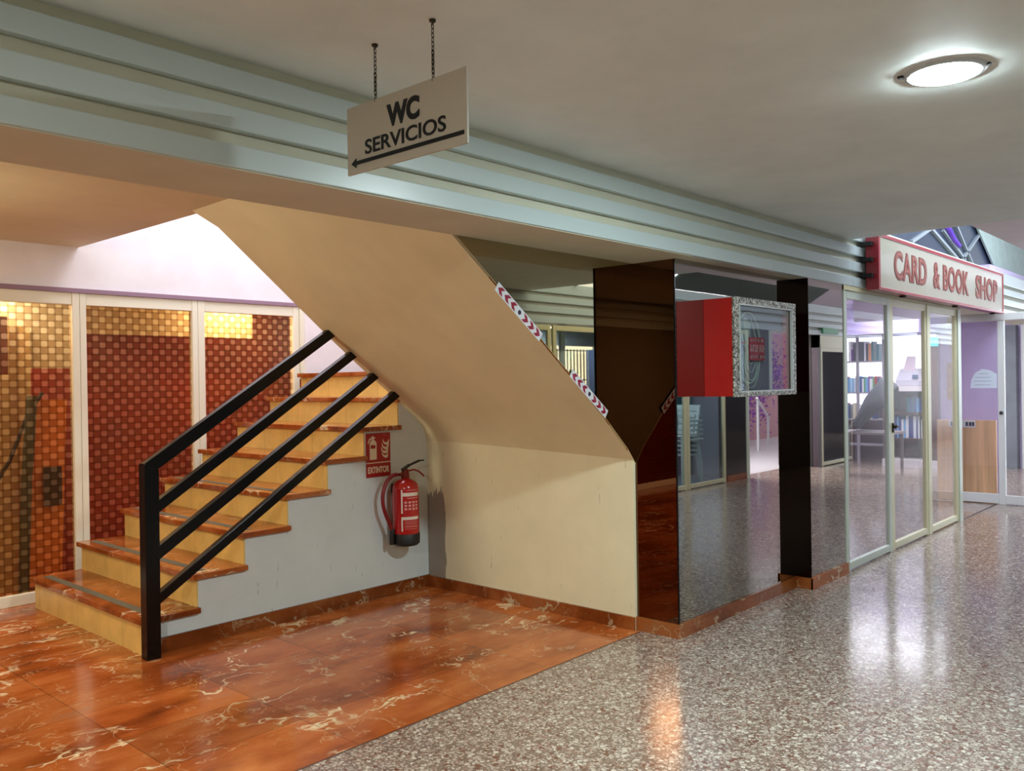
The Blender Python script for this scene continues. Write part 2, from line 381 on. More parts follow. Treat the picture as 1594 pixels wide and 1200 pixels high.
# ceilings
struct('ceiling', MB().box(XL, 6.5, YO-0.1, 2.45, ZC, ZC+0.2), M_CEIL)
struct('ceiling', MB().box(6.5, 16, 0.86, 1.61, ZC, ZC+0.2), plain('beam_pinkish', (238, 230, 238), 0.6, noise=0.03))
struct('ceiling', MB().box(XL, 2.46, 2.81, 6.45, 2.44, 2.62), M_TAN)
struct('ceiling', MB().box(6.5, 7.35, YO-0.1, 0.86, ZC, ZC+0.2), M_CEIL)
# lobby shell
struct('wall_left', MB().box(XL, 2.1, 6.317, 6.42, 2.145, 2.44), M_WHITE)
struct('wall_left', MB().box(XL-0.02, 6.0, 6.32, 6.45, 2.145, 5.0), M_WHITE)
struct('wall_left', MB().box(4.29, 5.4, 6.25, 6.45, 1.5, 5.0), M_WHITE)
struct('wall_back', MB().box(5.30, 5.45, 4.4, 6.45, 1.556, 5.0), M_WHITE)
struct('baseboard_back', MB().box(5.285, 5.30, 4.4, 6.25, 1.544, 1.64), M_SKIRT)
struct('wall_upper', MB().box(2.46, 5.45, 2.9, 3.0, 2.62, 5.0), M_WHITE)
struct('wall_upper', MB().box(2.3, 2.46, 2.9, 6.45, 3.5, 5.0), M_WHITE)
struct('wall_far_left', MB().box(XL-0.1, XL, -0.9, 7.2, 0, 2.7), plain('far_left_wall', (46, 34, 28), 0.5))
# niche
struct('wall_niche', MB().box(4.15, 4.17, 2.812, 4.60, 0, 1.30), M_NICHE)
# fascia: beam with three stacked boards and dark recesses
def fascia(name, x0, x1, y, sgn, ztop, base_mat):
    bands = [(ZB, 2.197), (2.243, 2.315), (2.362, 2.433)]
    t = thing(name, (x0, y, ZB), kind='structure')
    obj('beam', MB().box(x0, x1, min(y+sgn*0.035, y+sgn*0.40), max(y+sgn*0.035, y+sgn*0.40), ZB, ztop), base_mat, t)
    for a, b in bands + ([(2.475, 2.60)] if ztop > 2.5 else []):
        obj('board', MB().prism([(min(y, y+sgn*0.034), a), (max(y, y+sgn*0.034), a), (max(y, y+sgn*0.034), b), (min(y, y+sgn*0.034), b)], 0, x0, x1), M_LOUV, t, bevel=0.004)
    return t
fascia('trim_3', XL, 6.5, YF, 1, ZC, M_BEAM)
fascia('trim_4', 6.5, 13.5, YF, 1, 2.62, M_BEAM)
struct('trim_5', MB().box(XL, 4.17, YF+0.01, 2.81, ZB-0.004, ZB+0.02), M_BEAM)
fascia('trim_6', XL, 22.0, YO, -1, ZC+0.12, plain('opposite_fascia', (190, 190, 180), 0.5))
# ---------------------------------------------------------------- upper flight soffit
back = [(2.40, 2.44), (2.56, 2.365), (3.07, 1.953), (3.34, 1.735), (3.615, 1.524), (3.834, 1.368), (4.03, 1.215), (4.12, 1.133), (4.152, 1.03)]
front = [(2.33, 2.44), (2.48, 2.325), (2.727, 2.13), (3.026, 1.905), (3.426, 1.592), (3.66, 1.415), (3.884, 1.235), (4.09, 1.055), (4.185, 0.945)]
mb = MB(); NY = 10; n = len(back)
yb_, yf_ = 4.577, 2.806
vs = []
for k in range(NY+1):
    s = k/NY
    for (bx, bz), (fx, fz) in zip(back, front):
        sg = s
        vs.append((fx+(bx-fx)*sg, yf_+(yb_-yf_)*s, fz+(bz-fz)*sg))
nv = len(vs); vs += [(x+(0.02 if y > 2.9 else 0), y+(0 if y > 2.9 else 0.004), z+(0.10 if y > 2.9 else 0.0)) for x, y, z in vs]
fs = []
for k in range(NY):
    for i in range(n-1):
        a = k*n+i; fs += [(a, a+1, a+n+1, a+n), (nv+a, nv+a+n, nv+a+n+1, nv+a+1)]
for i in range(n-1):
    fs += [(i, nv+i, nv+i+1, i+1), (NY*n+i, NY*n+i+1, nv+NY*n+i+1, nv+NY*n+i)]
for k in range(NY):
    fs += [(k*n, k*n+n, nv+k*n+n, nv+k*n), (k*n+n-1, nv+k*n+n-1, nv+k*n+2*n-1, k*n+2*n-1)]
mb.add(vs, fs)
obj('upper_stair_flight', mb, M_TAN, smooth=True, label='sloping tan plastered underside of the upper stair flight above the niche', cat='stairs')

# ---------------------------------------------------------------- staircase
RX = [2.09+0.299*i for i in range(8)]; RZ = [0.012+0.1915*i for i in range(1, 9)]; RZ[0] = 0.205
YS, YE = 4.577, 6.17
st = thing('staircase', (2.09, YS, 0), 'lower flight of red marble steps with ochre tiled risers and grey side wall', 'stairs')
poly = [(2.10, 0)]
for x, z in zip(RX, RZ): poly += [(x+0.01, z-0.03), ]
poly = [(RX[0]+0.01, 0)]
for i in range(8):
    poly.append((RX[i]+0.01, RZ[i]-0.03))
    poly.append(((RX[i+1]+0.01) if i < 7 else 5.30, RZ[i]-0.03))
poly.append((5.30, 0))
obj('side_wall', MB().prism(poly, 1, YS, YE-0.005), M_SIDE, st)
z0 = 0
for i in range(8):
    obj('riser', MB().box(RX[i], RX[i]+0.012, YS+0.004, YE, (0 if i == 0 else RZ[i-1]), RZ[i]-0.03), M_RISER, st)
    x1 = RX[i+1]+0.012 if i < 7 else 5.30
    tr = obj('tread', MB().box(RX[i]-0.03, x1, YS-0.028, 6.185, RZ[i]-0.032, RZ[i]), M_TREAD, st, bevel=0.004)
    if i < 4:
        obj('antislip_strip', MB().box(RX[i]+0.035, RX[i]+0.085, YS+0.05, 6.12, RZ[i], RZ[i]+0.0015), M_STRIP, tr)
# skirting pieces
def skirt(name, segs, mat=M_SKIRT):
    mb = MB()
    for s in segs: mb.box(*s)
    return struct(name, mb, mat)
skirt('baseboard_stair', [(2.14, 4.15, YS-0.014, YS, 0, 0.082)], marble('brown_marble', False, 0.5))
skirt('baseboard_niche', [(4.136, 4.15, 2.812, YS-0.014, 0, 0.076)])
skirt('baseboard_box', [(4.155, 4.17, 2.522, 2.812, 0, 0.078), (4.17, 5.72, 2.522, 2.535, 0, 0.078), (5.695, 5.708, 2.41, 2.522, 0, 0.076)])
skirt('baseboard_mirror', [(5.695, 6.34, 2.408, 2.422, 0, 0.08)], marble('pale_skirting', False, 0.9))

# ---------------------------------------------------------------- handrail
hr = thing('stair_handrail', (2.1, 4.52, 0), 'black square steel handrail with four parallel sloping bars on the stairs', 'handrail')
obj('post', MB().prism([(2.060, 0), (2.136, 0), (2.140, 0.992), (2.140, 1.005), (2.066, 1.045), (2.062, 1.03)], 1, 4.485, 4.555), M_BLACK, hr, bevel=0.002)
for (a, b, c, d) in (((2.068, 1.042), (3.231, 1.775), (2.130, 0.999), (3.276, 1.732)), ((2.134, 0.836), (3.403, 1.638), (2.133, 0.768), (3.450, 1.604)),
                     ((2.130, 0.590), (3.579, 1.498), (2.129, 0.514), (3.623, 1.463)), ((2.132, 0.338), (3.749, 1.367), (2.131, 0.278), (3.795, 1.330))):
    def ext(p, q): return (q[0]+(q[0]-p[0])*0.03, q[1]+(q[1]-p[1])*0.03)
    obj('rail', MB().prism([a, c, ext(c, d), ext(a, b)], 1, 4.50, 4.545), M_BLACK, hr, bevel=0.002)

# ---------------------------------------------------------------- patterned window wall (y = 6.317)
yw = 6.317
def pane_window(name, x0, x1, fr, z0=0.0, z1=2.118, mat=M_CREAM2, top=0.085):
    t = thing(name, ((x0+x1)/2, yw, z0), kind='structure')
    m = MB(); m.box(x0, x0+fr, yw-0.02, yw+0.04, z0, z1).box(x1-fr, x1, yw-0.02, yw+0.04, z0, z1)
    m.box(x0+fr, x1-fr, yw-0.015, yw+0.035, z1-top, z1).box(x0+fr, x1-fr, yw-0.015, yw+0.035, z0, z0+0.075)
    obj('window_frame', m, mat, t, bevel=0.004)
    obj('window_pane', MB().box(x0+fr-0.005, x1-fr+0.005, yw+0.008, yw+0.014, z0+0.07, z1-top+0.005), M_DOT, t)
pane_window('window_1', 1.05, 2.452, 0.049); pane_window('window_2', 2.454, 3.335, 0.044); pane_window('window_3', 3.337, 4.258, 0.055)
pane_window('window_4', XL, 1.048, 0.05)
struct('trim_7', MB().box(XL, 4.29, yw-0.03, yw+0.05, 2.118, 2.148), plain('mauve_gasket', (150, 120, 138), 0.5))
struct('trim_8', MB().box(4.262, 4.29, yw-0.035, yw+0.04, 1.55, 2.14), M_CREAM2)
# room behind the panes
struct('wall_behind', MB().box(XL, 6.2, 7.15, 7.2, 0, 2.6), plain('dark_red_wall', (150, 34, 12), 0.7, noise=0.12, nscale=3))
struct('ceiling_behind', MB().box(XL, 6.2, 6.46, 7.2, 2.3, 2.36), plain('behind_ceiling', (220, 205, 160), 0.6))
obj('lit_ceiling_strip', MB().box(0.6, 4.15, 6.86, 6.9, 1.87, 2.3), plain('lit_strip_cream', (226, 208, 164), 0.6, noise=0.1, nscale=6), label='cream strip standing in for lit ceiling across the top behind the patterned panes', cat='lit_ceiling_strip')  # lit ceiling zone of the back room put in as a cream strip
obj('hanging_cloth', MB().box(1.88, 2.075, 6.56, 6.58, 1.55, 1.95), plain('orange_cloth', (150, 52, 8), 0.7, noise=0.15, nscale=9), label='orange square hanging behind the leftmost patterned pane', cat='cloth')
lb_ = obj('leaning_board', MB().add([(2.18, 6.75, 0.02), (2.47, 6.75, 0.02), (2.50, 6.68, 1.37), (2.30, 6.68, 1.37), (2.18, 6.77, 0.0), (2.47, 6.77, 0.0), (2.50, 6.70, 1.37), (2.30, 6.70, 1.37)],
    [(0, 1, 2, 3), (7, 6, 5, 4), (0, 4, 5, 1), (1, 5, 6, 2), (2, 6, 7, 3), (3, 7, 4, 0)]), plain('orange_board', (232, 140, 30), 0.6, noise=0.1), label='tall orange board leaning behind the leftmost patterned pane', cat='board')
obj('dark_patch', MB().box(2.33, 2.45, 6.66, 6.68, 0.60, 0.88), plain('dark_patch', (52, 34, 20), 0.8), lb_, label='dark rectangular patch')
obj('fabric_roll', MB().ring([(2.16, 6.6, 0.0), (2.20, 6.62, 0.8), (2.25, 6.64, 1.4)], 0.035, 10), plain('grey_roll', (74, 76, 48), 0.8), smooth=True, label='dark grey upright roll behind the leftmost patterned pane', cat='roll')
obj('thin_pole', MB().ring([(1.96, 6.62, 0.72), (2.10, 6.64, 0.95), (2.22, 6.66, 1.25), (2.33, 6.67, 1.42)], 0.014, 8), plain('dark_pole', (40, 26, 16), 0.6), smooth=True, label='thin dark diagonal pole behind the leftmost patterned pane', cat='pole')
obj('bright_backdrop', MB().box(1.9, 2.66, 6.835, 6.85, 1.60, 2.28), plain('backdrop_white', (230, 226, 200), 0.6), label='pale sheet added as bright blind behind the top of the leftmost patterned pane', cat='backdrop')  # pale sheet added to make the top of the pane bright
obj('pale_curtain', MB().prism([(1.46+0.07*k, 6.80+0.02*(k % 2)) for k in range(13)]+[(2.30-0.07*k, 6.82+0.02*(k % 2)) for k in range(13)], 2, 0.0, 1.9), plain('pale_curtain', (186, 160, 108), 0.7), label='pale yellow curtain behind the leftmost patterned pane', cat='curtain')

# ---------------------------------------------------------------- mirrored box
def panel(name, mb, mat, label):
    return obj(name, mb, mat, label=label, cat='mirror')
panel('mirror_panel', MB().prism([(4.17, 2.127)]+[(2.727, 2.127)]+[p for p in front[3:-1]]+[(4.17, 0.965)], 1, 2.811, 2.82), M_BRONZE, 'bronze triangular mirror panel above the sloping stair flight edge')
panel('mirror_panel', MB().box(4.17, 4.178, 2.537, 2.812, 0.078, ZB), M_DARKMIR, 'dark mirror panel on the left side of the mirrored pillar')
panel('mirror_panel', MB().box(4.172, 5.715, 2.535, 2.545, 0.078, ZB), M_MIR, 'large smoked mirror panel behind the red display case')
panel('mirror_panel', MB().box(5.707, 5.715, 2.424, 2.535, 0.078, ZB), M_BLKMIR, 'narrow dark mirror strip on the step between the two front mirrors')
panel('mirror_panel', MB().box(5.709, 6.325, 2.422, 2.43, 0.078, ZB), M_NMIR, 'narrow clear mirror panel directly left of the shop doors')
struct('wall_box', MB().box(4.182, 6.32, 2.55, 2.80, 0, 2.2).box(5.72, 6.32, 2.435, 2.56, 0, 2.2), plain('box_core', (60, 50, 44), 0.8))
struct('trim_9', MB().box(4.165, 4.1735, 2.530, 2.538, 0.078, ZB), M_BLACK)
struct('wall_inner', MB().box(4.17, 6.32, 2.84, 2.9, 0, 2.6), plain('inner_wall', (90, 82, 76), 0.8))
struct('wall_shop_left', MB().box(6.2, 6.3, 2.9, 7.1, 0, 2.62), M_LILAC)

# ---------------------------------------------------------------- signs
def slab(poly_w, poly_h, org, X, Y, d): return flat([(0, 0), (poly_w, 0), (poly_w, poly_h), (0, poly_h)], org, X, Y, d)
M_SIGNW = plain('sign_white', (190, 184, 168), 0.4); M_SIGNB = plain('sign_black', (14, 10, 14), 0.4); M_CHAIN = plain('chain_metal', (66, 58, 42), 0.4, 0.7)
hs = thing('hanging_sign', (1.66, 1.91, 2.10), 'white hanging sign reading WC SERVICIOS with a black arrow pointing left', 'sign')
obj('sign_board', MB().box(1.66, 1.668, 1.649, 2.177, 2.100, 2.309), M_SIGNW, hs, bevel=0.001)
ND, ZU = (0, -1, 0), (0, 0, 1)
obj('lettering', text_mb('WC', (1.6595, 1.984, 2.210), ND, ZU, 0.145, 0.068, 0.0015, 0.05), M_SIGNB, hs)
obj('lettering', text_mb('SERVICIOS', (1.6595, 2.088, 2.150), ND, ZU, 0.358, 0.045, 0.0015, 0.018), M_SIGNB, hs)
obj('arrow', flat([(0, 0), (0.024, 0.015), (0.024, 0.0058), (0.497, 0.0058), (0.497, -0.0058), (0.024, -0.0058), (0.024, -0.015)], (1.6595, 2.156, 2.132), ND, ZU, 0.0015), M_SIGNB, hs)
for cy in (2.040, 1.784):
    mb = MB(); z = 2.293; k = 0
    while z < 2.465:
        for off in ([(0, 0)] if not (2.325 < z < 2.39) else [(0, 0), (0.004, 0.005), (-0.004, -0.004)]):
            pts = []
            for q in range(12):
                a = 2*math.pi*q/12; lx, lz = 0.0042*math.cos(a), 0.0085*math.sin(a)
                if k % 2: pts.append((1.664+off[0]+lx, cy+off[1], z+lz))
                else: pts.append((1.664+off[0], cy+off[1]+lx, z+lz))
            mb.ring(pts, 0.0012, 5, True)
        z += 0.0125; k += 1
    ch = obj('chain', mb, M_CHAIN, hs, smooth=True)
    obj('ceiling_hook', merge(MB().lathe((1.664, cy, 2.467), [(0.007, 0), (0.010, 0.004), (0.010, 0.008)], 10), MB().ring([(1.664, cy-0.012, 2.466), (1.664, cy, 2.464), (1.664, cy+0.004, 2.458)], 0.002, 6)), M_CHAIN, ch, smooth=True)

# shop sign
M_RED = plain('sign_red', (150, 28, 40), 0.3); M_LET = plain('letter_brown', (118, 46, 36), 0.45); M_LETI = plain('letter_inner', (150, 84, 70), 0.45)
cs = thing('shop_sign', (8.65, 2.30, 2.11), 'long white sign box with red border reading CARD & BOOK SHOP', 'sign')
obj('sign_box', MB().box(6.72, 10.57, 2.302, 2.385, 2.110, 2.535), plain('sign_face', (184, 180, 162), 0.12, coat=0.4), cs)
m = MB().box(6.705, 6.745, 2.292, 2.39, 2.108, 2.540).box(10.55, 10.585, 2.296, 2.39, 2.108, 2.540).box(6.745, 10.55, 2.296, 2.39, 2.108, 2.130).box(6.745, 10.55, 2.296, 2.39, 2.512, 2.540)
obj('red_border', m, M_RED, cs, bevel=0.003)
words = [('CARD', 7.07, 7.90, 0), ('&', 8.08, 8.28, 0), ('BOOK', 8.37, 9.21, 0), ('SHOP', 9.46, 10.33, 0)]
for wd, a, b, _ in words:
    lt = obj('lettering', text_mb(wd, (a, 2.3015, 2.212), (1, 0, 0), ZU, b-a, 0.236, 0.003, 0.045, 1.05), M_LET, cs)
    obj('letter_inner_face', text_mb(wd, (a+0.028, 2.2990, 2.226), (1, 0, 0), ZU, b-a-0.056, 0.208, 0.0015, -0.012, 1.05), M_LETI, lt)  # paler inner part of each letter
for z in (2.20, 2.32, 2.44): obj('wall_bracket', MB().box(6.66, 6.72, 2.33, 2.42, z, z+0.03), M_DARK, cs)
for x in (7.4, 8.9, 10.3): obj('mounting_foot', MB().box(x, x+0.05, 2.33, 2.37, 2.095, 2.112), M_DARK, cs)

# ---------------------------------------------------------------- ceiling light
M_RIM = plain('lamp_rim', (200, 210, 215), 0.3); M_DIF = plain('lamp_diffuser', (255, 255, 255), 0.5, emit=(232, 252, 255), es=215); M_DIF2 = plain('fill_diffuser', (255, 255, 255), 0.5, emit=(250, 255, 246), es=270)
for lx, lab in ((3.15, 'round recessed glowing white LED panel ahead in the corridor ceiling'), (-1.1, 'round LED panel added as unseen fill at the near end of the corridor ceiling')):  # second panel is an unseen fill added behind the camera
    cl = thing('ceiling_light', (lx, 0.853, ZC), lab, 'ceiling light')
    obj('trim_ring', MB().lathe((lx, 0.853, ZC-0.010), [(0.113, 0), (0.125, 0.002), (0.132, 0.010)], 40), M_RIM, cl, smooth=True)
    obj('diffuser', MB().lathe((lx, 0.853, ZC-0.013), [(0.105, 0), (0.112, 0.003)], 40), M_DIF if lx > 0 else M_DIF2, cl)
    obj('spring_clip', MB().box(lx-0.065, lx-0.05, 0.965, 0.985, ZC-0.008, ZC), M_DARK, cl); obj('spring_clip', MB().box(lx+0.005, lx+0.02, 0.715, 0.732, ZC-0.008, ZC), M_DARK, cl)

# ---------------------------------------------------------------- fire extinguisher and its sign
ex, ey = 3.845, 4.462
M_FR = plain('extinguisher_red', (176, 12, 16), 0.22, coat=0.5); M_FRD = plain('hose_red', (120, 12, 22), 0.4); M_RUB = plain('black_rubber', (18, 16, 18), 0.5)
fe = thing('fire_extinguisher', (ex, YS, 0.35), 'red fire extinguisher with side hose hanging on the grey stair wall', 'fire extinguisher')
obj('cylinder', MB().lathe((ex, ey, 0), [(0.088, 0.395), (0.090, 0.41), (0.090, 0.735), (0.084, 0.765), (0.066, 0.785), (0.036, 0.798), (0.026, 0.806)], 32), M_FR, fe, smooth=True)
obj('foot_ring', MB().lathe((ex, ey, 0), [(0.078, 0.352), (0.092, 0.366), (0.0935, 0.43), (0.0905, 0.434)], 32), M_RUB, fe, smooth=True)
vl = obj('valve', merge(MB().lathe((ex, ey, 0), [(0.024, 0.800), (0.030, 0.81), (0.026, 0.845), (0.020, 0.862), (0.012, 0.87)], 16), MB().ring([(ex-0.02, ey, 0.832), (ex-0.055, ey, 0.832)], 0.011, 10)), plain('valve_brass', (118, 40, 26), 0.35, 0.4), fe, smooth=True)
obj('carry_handle', merge(MB().bar((ex-0.03, ey, 0.862), (ex+0.03, ey-0.01, 0.893), 0.022, 0.018), MB().bar((ex+0.025, ey-0.01, 0.890), (ex+0.105, ey-0.03, 0.918), 0.020, 0.013), MB().bar((ex+0.1, ey-0.03, 0.916), (ex+0.135, ey-0.04, 0.918), 0.016, 0.009)), plain('handle_bronze', (48, 42, 34), 0.35, 0.6), vl, bevel=0.003)
obj('squeeze_lever', MB().ring([(ex+0.015, ey, 0.852), (ex+0.06, ey-0.02, 0.858), (ex+0.10, ey-0.03, 0.842), (ex+0.135, ey-0.04, 0.808)], 0.006, 8), plain('lever_red', (140, 22, 20), 0.35), vl, smooth=True)
pts = []
P = [(-0.055, 0.832), (-0.10, 0.825), (-0.150, 0.785), (-0.180, 0.715), (-0.180, 0.64), (-0.158, 0.57), (-0.128, 0.51), (-0.112, 0.47)]
for i in range(len(P)-1):
    p0, p1, p2, p3 = P[max(i-1, 0)], P[i], P[i+1], P[min(i+2, len(P)-1)]
    for k in range(5):
        t = k/5; f = lambda a, b, c, d: 0.5*(2*b+(c-a)*t+(2*a-5*b+4*c-d)*t*t+(-a+3*b-3*c+d)*t**3)
        pts.append((ex+f(p0[0], p1[0], p2[0], p3[0]), ey+0.02, f(p0[1], p1[1], p2[1], p3[1])))
pts.append((ex+P[-1][0], ey+0.02, P[-1][1]))
obj('hose', MB().ring(pts, 0.0135, 10), M_FRD, fe, smooth=True)
obj('nozzle', MB().lathe((ex-0.108, ey+0.02, 0), [(0.016, 0.365), (0.018, 0.37), (0.016, 0.46), (0.012, 0.475)], 14), M_RUB, fe, smooth=True)
# labels: curved sheets on the cylinder facing the camera
camdir = math.atan2(0-ey, 0-ex)
def arc_label(a0, a1, z0, z1, r=0.0912, nseg=8):
    m = MB(); vs = []
    for k in range(nseg+1):
        a = a0+(a1-a0)*k/nseg; vs += [(ex+r*math.cos(a), ey+r*math.sin(a), z0), (ex+r*math.cos(a), ey+r*math.sin(a), z1)]
    return m.add(vs, [(2*k, 2*k+2, 2*k+3, 2*k+1) for k in range(nseg)])
M_LBL = plain('label_white', (226, 214, 204), 0.4); M_LBR = plain('label_red_print', (150, 60, 56), 0.4); M_LBK = plain('label_dark_print', (70, 50, 52), 0.4)
A0 = camdir-0.35
lb = obj('instruction_label', merge(arc_label(A0, A0+0.12, 0.575, 0.735), arc_label(A0+0.12, A0+1.45, 0.690, 0.714)), M_LBL, fe)
M_PP = plain('label_pink_print', (214, 150, 144), 0.4)
for z, hh in ((0.728, 0.004), (0.675, 0.005)): obj('print_line', arc_label(A0+0.45, A0+1.4, z, z+hh), M_PP, lb)
lm = MB()
for j in range(3):
    for k in range(4): q = arc_label(A0+0.25+k*0.3, A0+0.25+k*0.3+0.2, 0.598+j*0.022, 0.598+j*0.022+0.014); lm.add(q.v, q.f)
obj('pictogram', lm, M_PP, lb)
lb2 = obj('inspection_label', merge(arc_label(A0, A0+0.12, 0.455, 0.552), arc_label(A0+0.12, A0+1.45, 0.532, 0.552)), M_LBL, fe)
lm = MB()
for z, hh in ((0.520, 0.003), (0.510, 0.003), (0.500, 0.003), (0.484, 0.006), (0.470, 0.003)): q = arc_label(A0+0.25, A0+1.3, z, z+hh); lm.add(q.v, q.f)
obj('small_print', lm, plain('label_small_print', (200, 130, 124), 0.4), lb2)
obj('wall_bracket', MB().box(ex-0.03, ex+0.03, ey+0.085, YS, 0.70, 0.76), M_RUB, fe)
# sign
fs_ = thing('extinguisher_sign', (3.70, YS-0.006, 0.82), 'red EXTINTOR sign with extinguisher and flame symbols on the stair wall', 'sign')
M_SR = plain('safety_red', (158, 18, 22), 0.4); M_SW = plain('safety_white', (226, 214, 190), 0.5)
sx0, sz0, sw, sh = 3.600, 0.820, 0.208, 0.295
obj('sign_plate', MB().box(sx0, sx0+sw, YS-0.006, YS-0.003, sz0, sz0+sh), M_SR, fs_)
O = (sx0, YS-0.0062, sz0); XD = (1, 0, 0)
obj('divider_line', flat([(0, 0.093), (sw, 0.093), (sw, 0.099), (0, 0.099)], O, XD, ZU, 0.001), M_SW, fs_)
obj('lettering', text_mb('EXTINTOR', (sx0+0.013, YS-0.0062, sz0+0.026), XD, ZU, 0.182, 0.044, 0.001, 0.03), M_SW, fs_)
sym = merge(flat([(0.030, 0.118), (0.088, 0.118), (0.088, 0.228), (0.078, 0.244), (0.066, 0.250), (0.066, 0.258), (0.078, 0.262), (0.078, 0.268), (0.064, 0.268), (0.060, 0.278), (0.050, 0.276), (0.046, 0.268), (0.030, 0.262), (0.018, 0.246), (0.014, 0.226), (0.021, 0.226), (0.027, 0.243), (0.040, 0.255), (0.050, 0.257), (0.050, 0.250), (0.038, 0.244), (0.030, 0.228)], O, XD, ZU, 0.001))
obj('extinguisher_symbol', sym, M_SW, fs_)
obj('symbol_window', flat([(0.037, 0.193), (0.078, 0.193), (0.078, 0.216), (0.037, 0.216)], O, XD, ZU, 0.0016), M_SR, fs_)
fl = []
for (bx, bz, s) in ((0.143, 0.222, 1.0), (0.136, 0.192, 1.1), (0.130, 0.165, 1.1), (0.136, 0.135, 0.95)):
    fl.append(flat([(bx, bz+0.034*s), (bx+0.008, bz+0.014*s), (bx+0.022, bz+0.006), (bx+0.040, bz+0.008), (bx+0.054*s, bz+0.030*s), (bx+0.052*s, bz+0.006), (bx+0.046, bz-0.010), (bx+0.028, bz-0.012), (bx+0.010, bz-0.002), (bx-0.002, bz+0.016*s)], O, XD, ZU, 0.001))
obj('flame_symbol', merge(*fl), M_SW, fs_)
obj('tiny_print', flat([(0.14, 0.276), (0.182, 0.276), (0.182, 0.279), (0.14, 0.279)], O, XD, ZU, 0.001), plain('tiny_print', (196, 90, 84), 0.5), fs_)

# ---------------------------------------------------------------- chevron stickers on the mirror edge
M_STK = plain('sticker_white', (206, 206, 208), 0.4); M_CHV = plain('chevron_red', (140, 20, 48), 0.4); M_DOTB = plain('sticker_dot', (46, 24, 60), 0.4)
def sticker(p0, p1, wdt, label):
    p0, p1 = Vector((p0[0], 2.803, p0[1])), Vector((p1[0], 2.803, p1[1])); X = (p1-p0); L = X.length; X.normalize(); Y = Vector((0, -1, 0)).cross(X)
    t = thing('warning_sticker', p0, label, 'sticker', 'chevron stickers on the stair flight edge')
    obj('backing', flat([(0, 0), (L, 0), (L, wdt), (0, wdt)], p0, X, Y, 0.0015), M_STK, t)
    mb = MB(); n = 3; stp = L/7.3
    for k in range(3):
        a = 0.030*L+k*stp
        for q, sg in ((a, 1), (L-a, -1)):
            h = wdt*0.38; c = wdt/2
            poly = [(q, c), (q+sg*stp*0.42, c+h), (q+sg*stp*0.90, c+h), (q+sg*stp*0.50, c), (q+sg*stp*0.90, c-h), (q+sg*stp*0.42, c-h)]
            z = flat(poly, p0, X, Y, 0.0025); mb.add(z.v, z.f)
    obj('chevron', mb, M_CHV, t)
    obj('centre_dot', flat([(L/2+0.012*math.cos(a*math.pi/5), wdt/2+0.012*math.sin(a*math.pi/5)) for a in range(10)], p0, X, Y, 0.0028), M_DOTB, t)
sticker((2.990, 1.888), (3.312, 1.650), 0.050, 'upper of two white stickers with dark red chevrons on the stair flight edge')
sticker((3.556, 1.473), (3.868, 1.240), 0.048, 'lower of two white stickers with dark red chevrons on the stair flight edge')

# ---------------------------------------------------------------- red display case
dc = thing('display_case', (4.90, 2.44, 1.34), 'red wall display case with a silver glitter frame mounted on the smoked mirror', 'display case')
x0, x1, z0, z1, yf, yk = 4.488, 5.31, 1.345, 1.912, 2.352, 2.534
m = MB().box(x0, x0+0.012, yf, yk, z0, z1).box(x1-0.012, x1, yf, yk, z0, z1).box(x0+0.012, x1-0.012, yf, yk, z0, z0+0.012).box(x0+0.012, x1-0.012, yf, yk, z1-0.012, z1)
obj('case_body', m, plain('case_red', (164, 15, 9), 0.35), dc)
obj('back_board', MB().box(x0+0.012, x1-0.012, 2.42, 2.43, z0+0.012, z1-0.012), plain('case_back', (128, 128, 140), 0.6, noise=0.1, nscale=4), dc)
m = MB().box(x0-0.004, x0+0.060, yf-0.014, yf, z0-0.004, z1+0.006).box(x1-0.052, x1+0.004, yf-0.014, yf, z0-0.004, z1+0.006).box(x0+0.06, x1-0.052, yf-0.014, yf, z0-0.004, z0+0.026).box(x0+0.06, x1-0.052, yf-0.014, yf, z1-0.036, z1+0.006)
obj('glitter_frame', m, glitter('silver_glitter'), dc, bevel=0.003)
m = MB().box(x0+0.058, x0+0.066, yf-0.018, yf-0.002, z0+0.024, z1-0.034).box(x1-0.060, x1-0.050, yf-0.018, yf-0.002, z0+0.024, z1-0.034).box(x0+0.06, x1-0.055, yf-0.018, yf-0.002, z0+0.022, z0+0.030).box(x0+0.06, x1-0.055, yf-0.018, yf-0.002, z1-0.040, z1-0.032)
obj('inner_bead', m, plain('bead_silver', (190, 196, 192), 0.3, 0.3), dc)
obj('glass', MB().box(x0+0.066, x1-0.060, yf+0.001, yf+0.004, z0+0.03, z1-0.04), glass_mat('case_glass', (0.92, 0.94, 0.96), 1.6), dc)
M_EMB = plain('emblem_green', (150, 166, 158), 0.6); cx, cz = 4.80, 1.63
def ell(cx, cz, a, b, n=28, t0=0, t1=2*math.pi): return [(cx+a*math.cos(t0+(t1-t0)*k/n), cz+b*math.sin(t0+(t1-t0)*k/n)) for k in range(n+1)]
m = MB().ring([(p[0], 2.412, p[1]) for p in ell(cx, cz, 0.155, 0.215)][:-1], 0.008, 6, True)
m.ring([(cx-0.14, 2.412, cz+0.06), (cx-0.06, 2.412, cz+0.15), (cx-0.02, 2.412, cz+0.01)], 0.006, 6); m.ring([(cx-0.09, 2.412, cz+0.16), (cx-0.02, 2.412, cz), (cx+0.04, 2.412, cz+0.17)], 0.006, 6)
m.ring([(cx+0.04, 2.412, cz+0.17), (cx+0.10, 2.412, cz+0.05)], 0.006, 6)
for k in range(4): m.ring([(p[0], 2.412, p[1]) for p in ell(cx+0.03, cz-0.02*k, 0.04+0.025*k, 0.10+0.028*k, 12, math.pi, 2*math.pi)], 0.005, 6)
obj('emblem', m, M_EMB, dc, smooth=True)
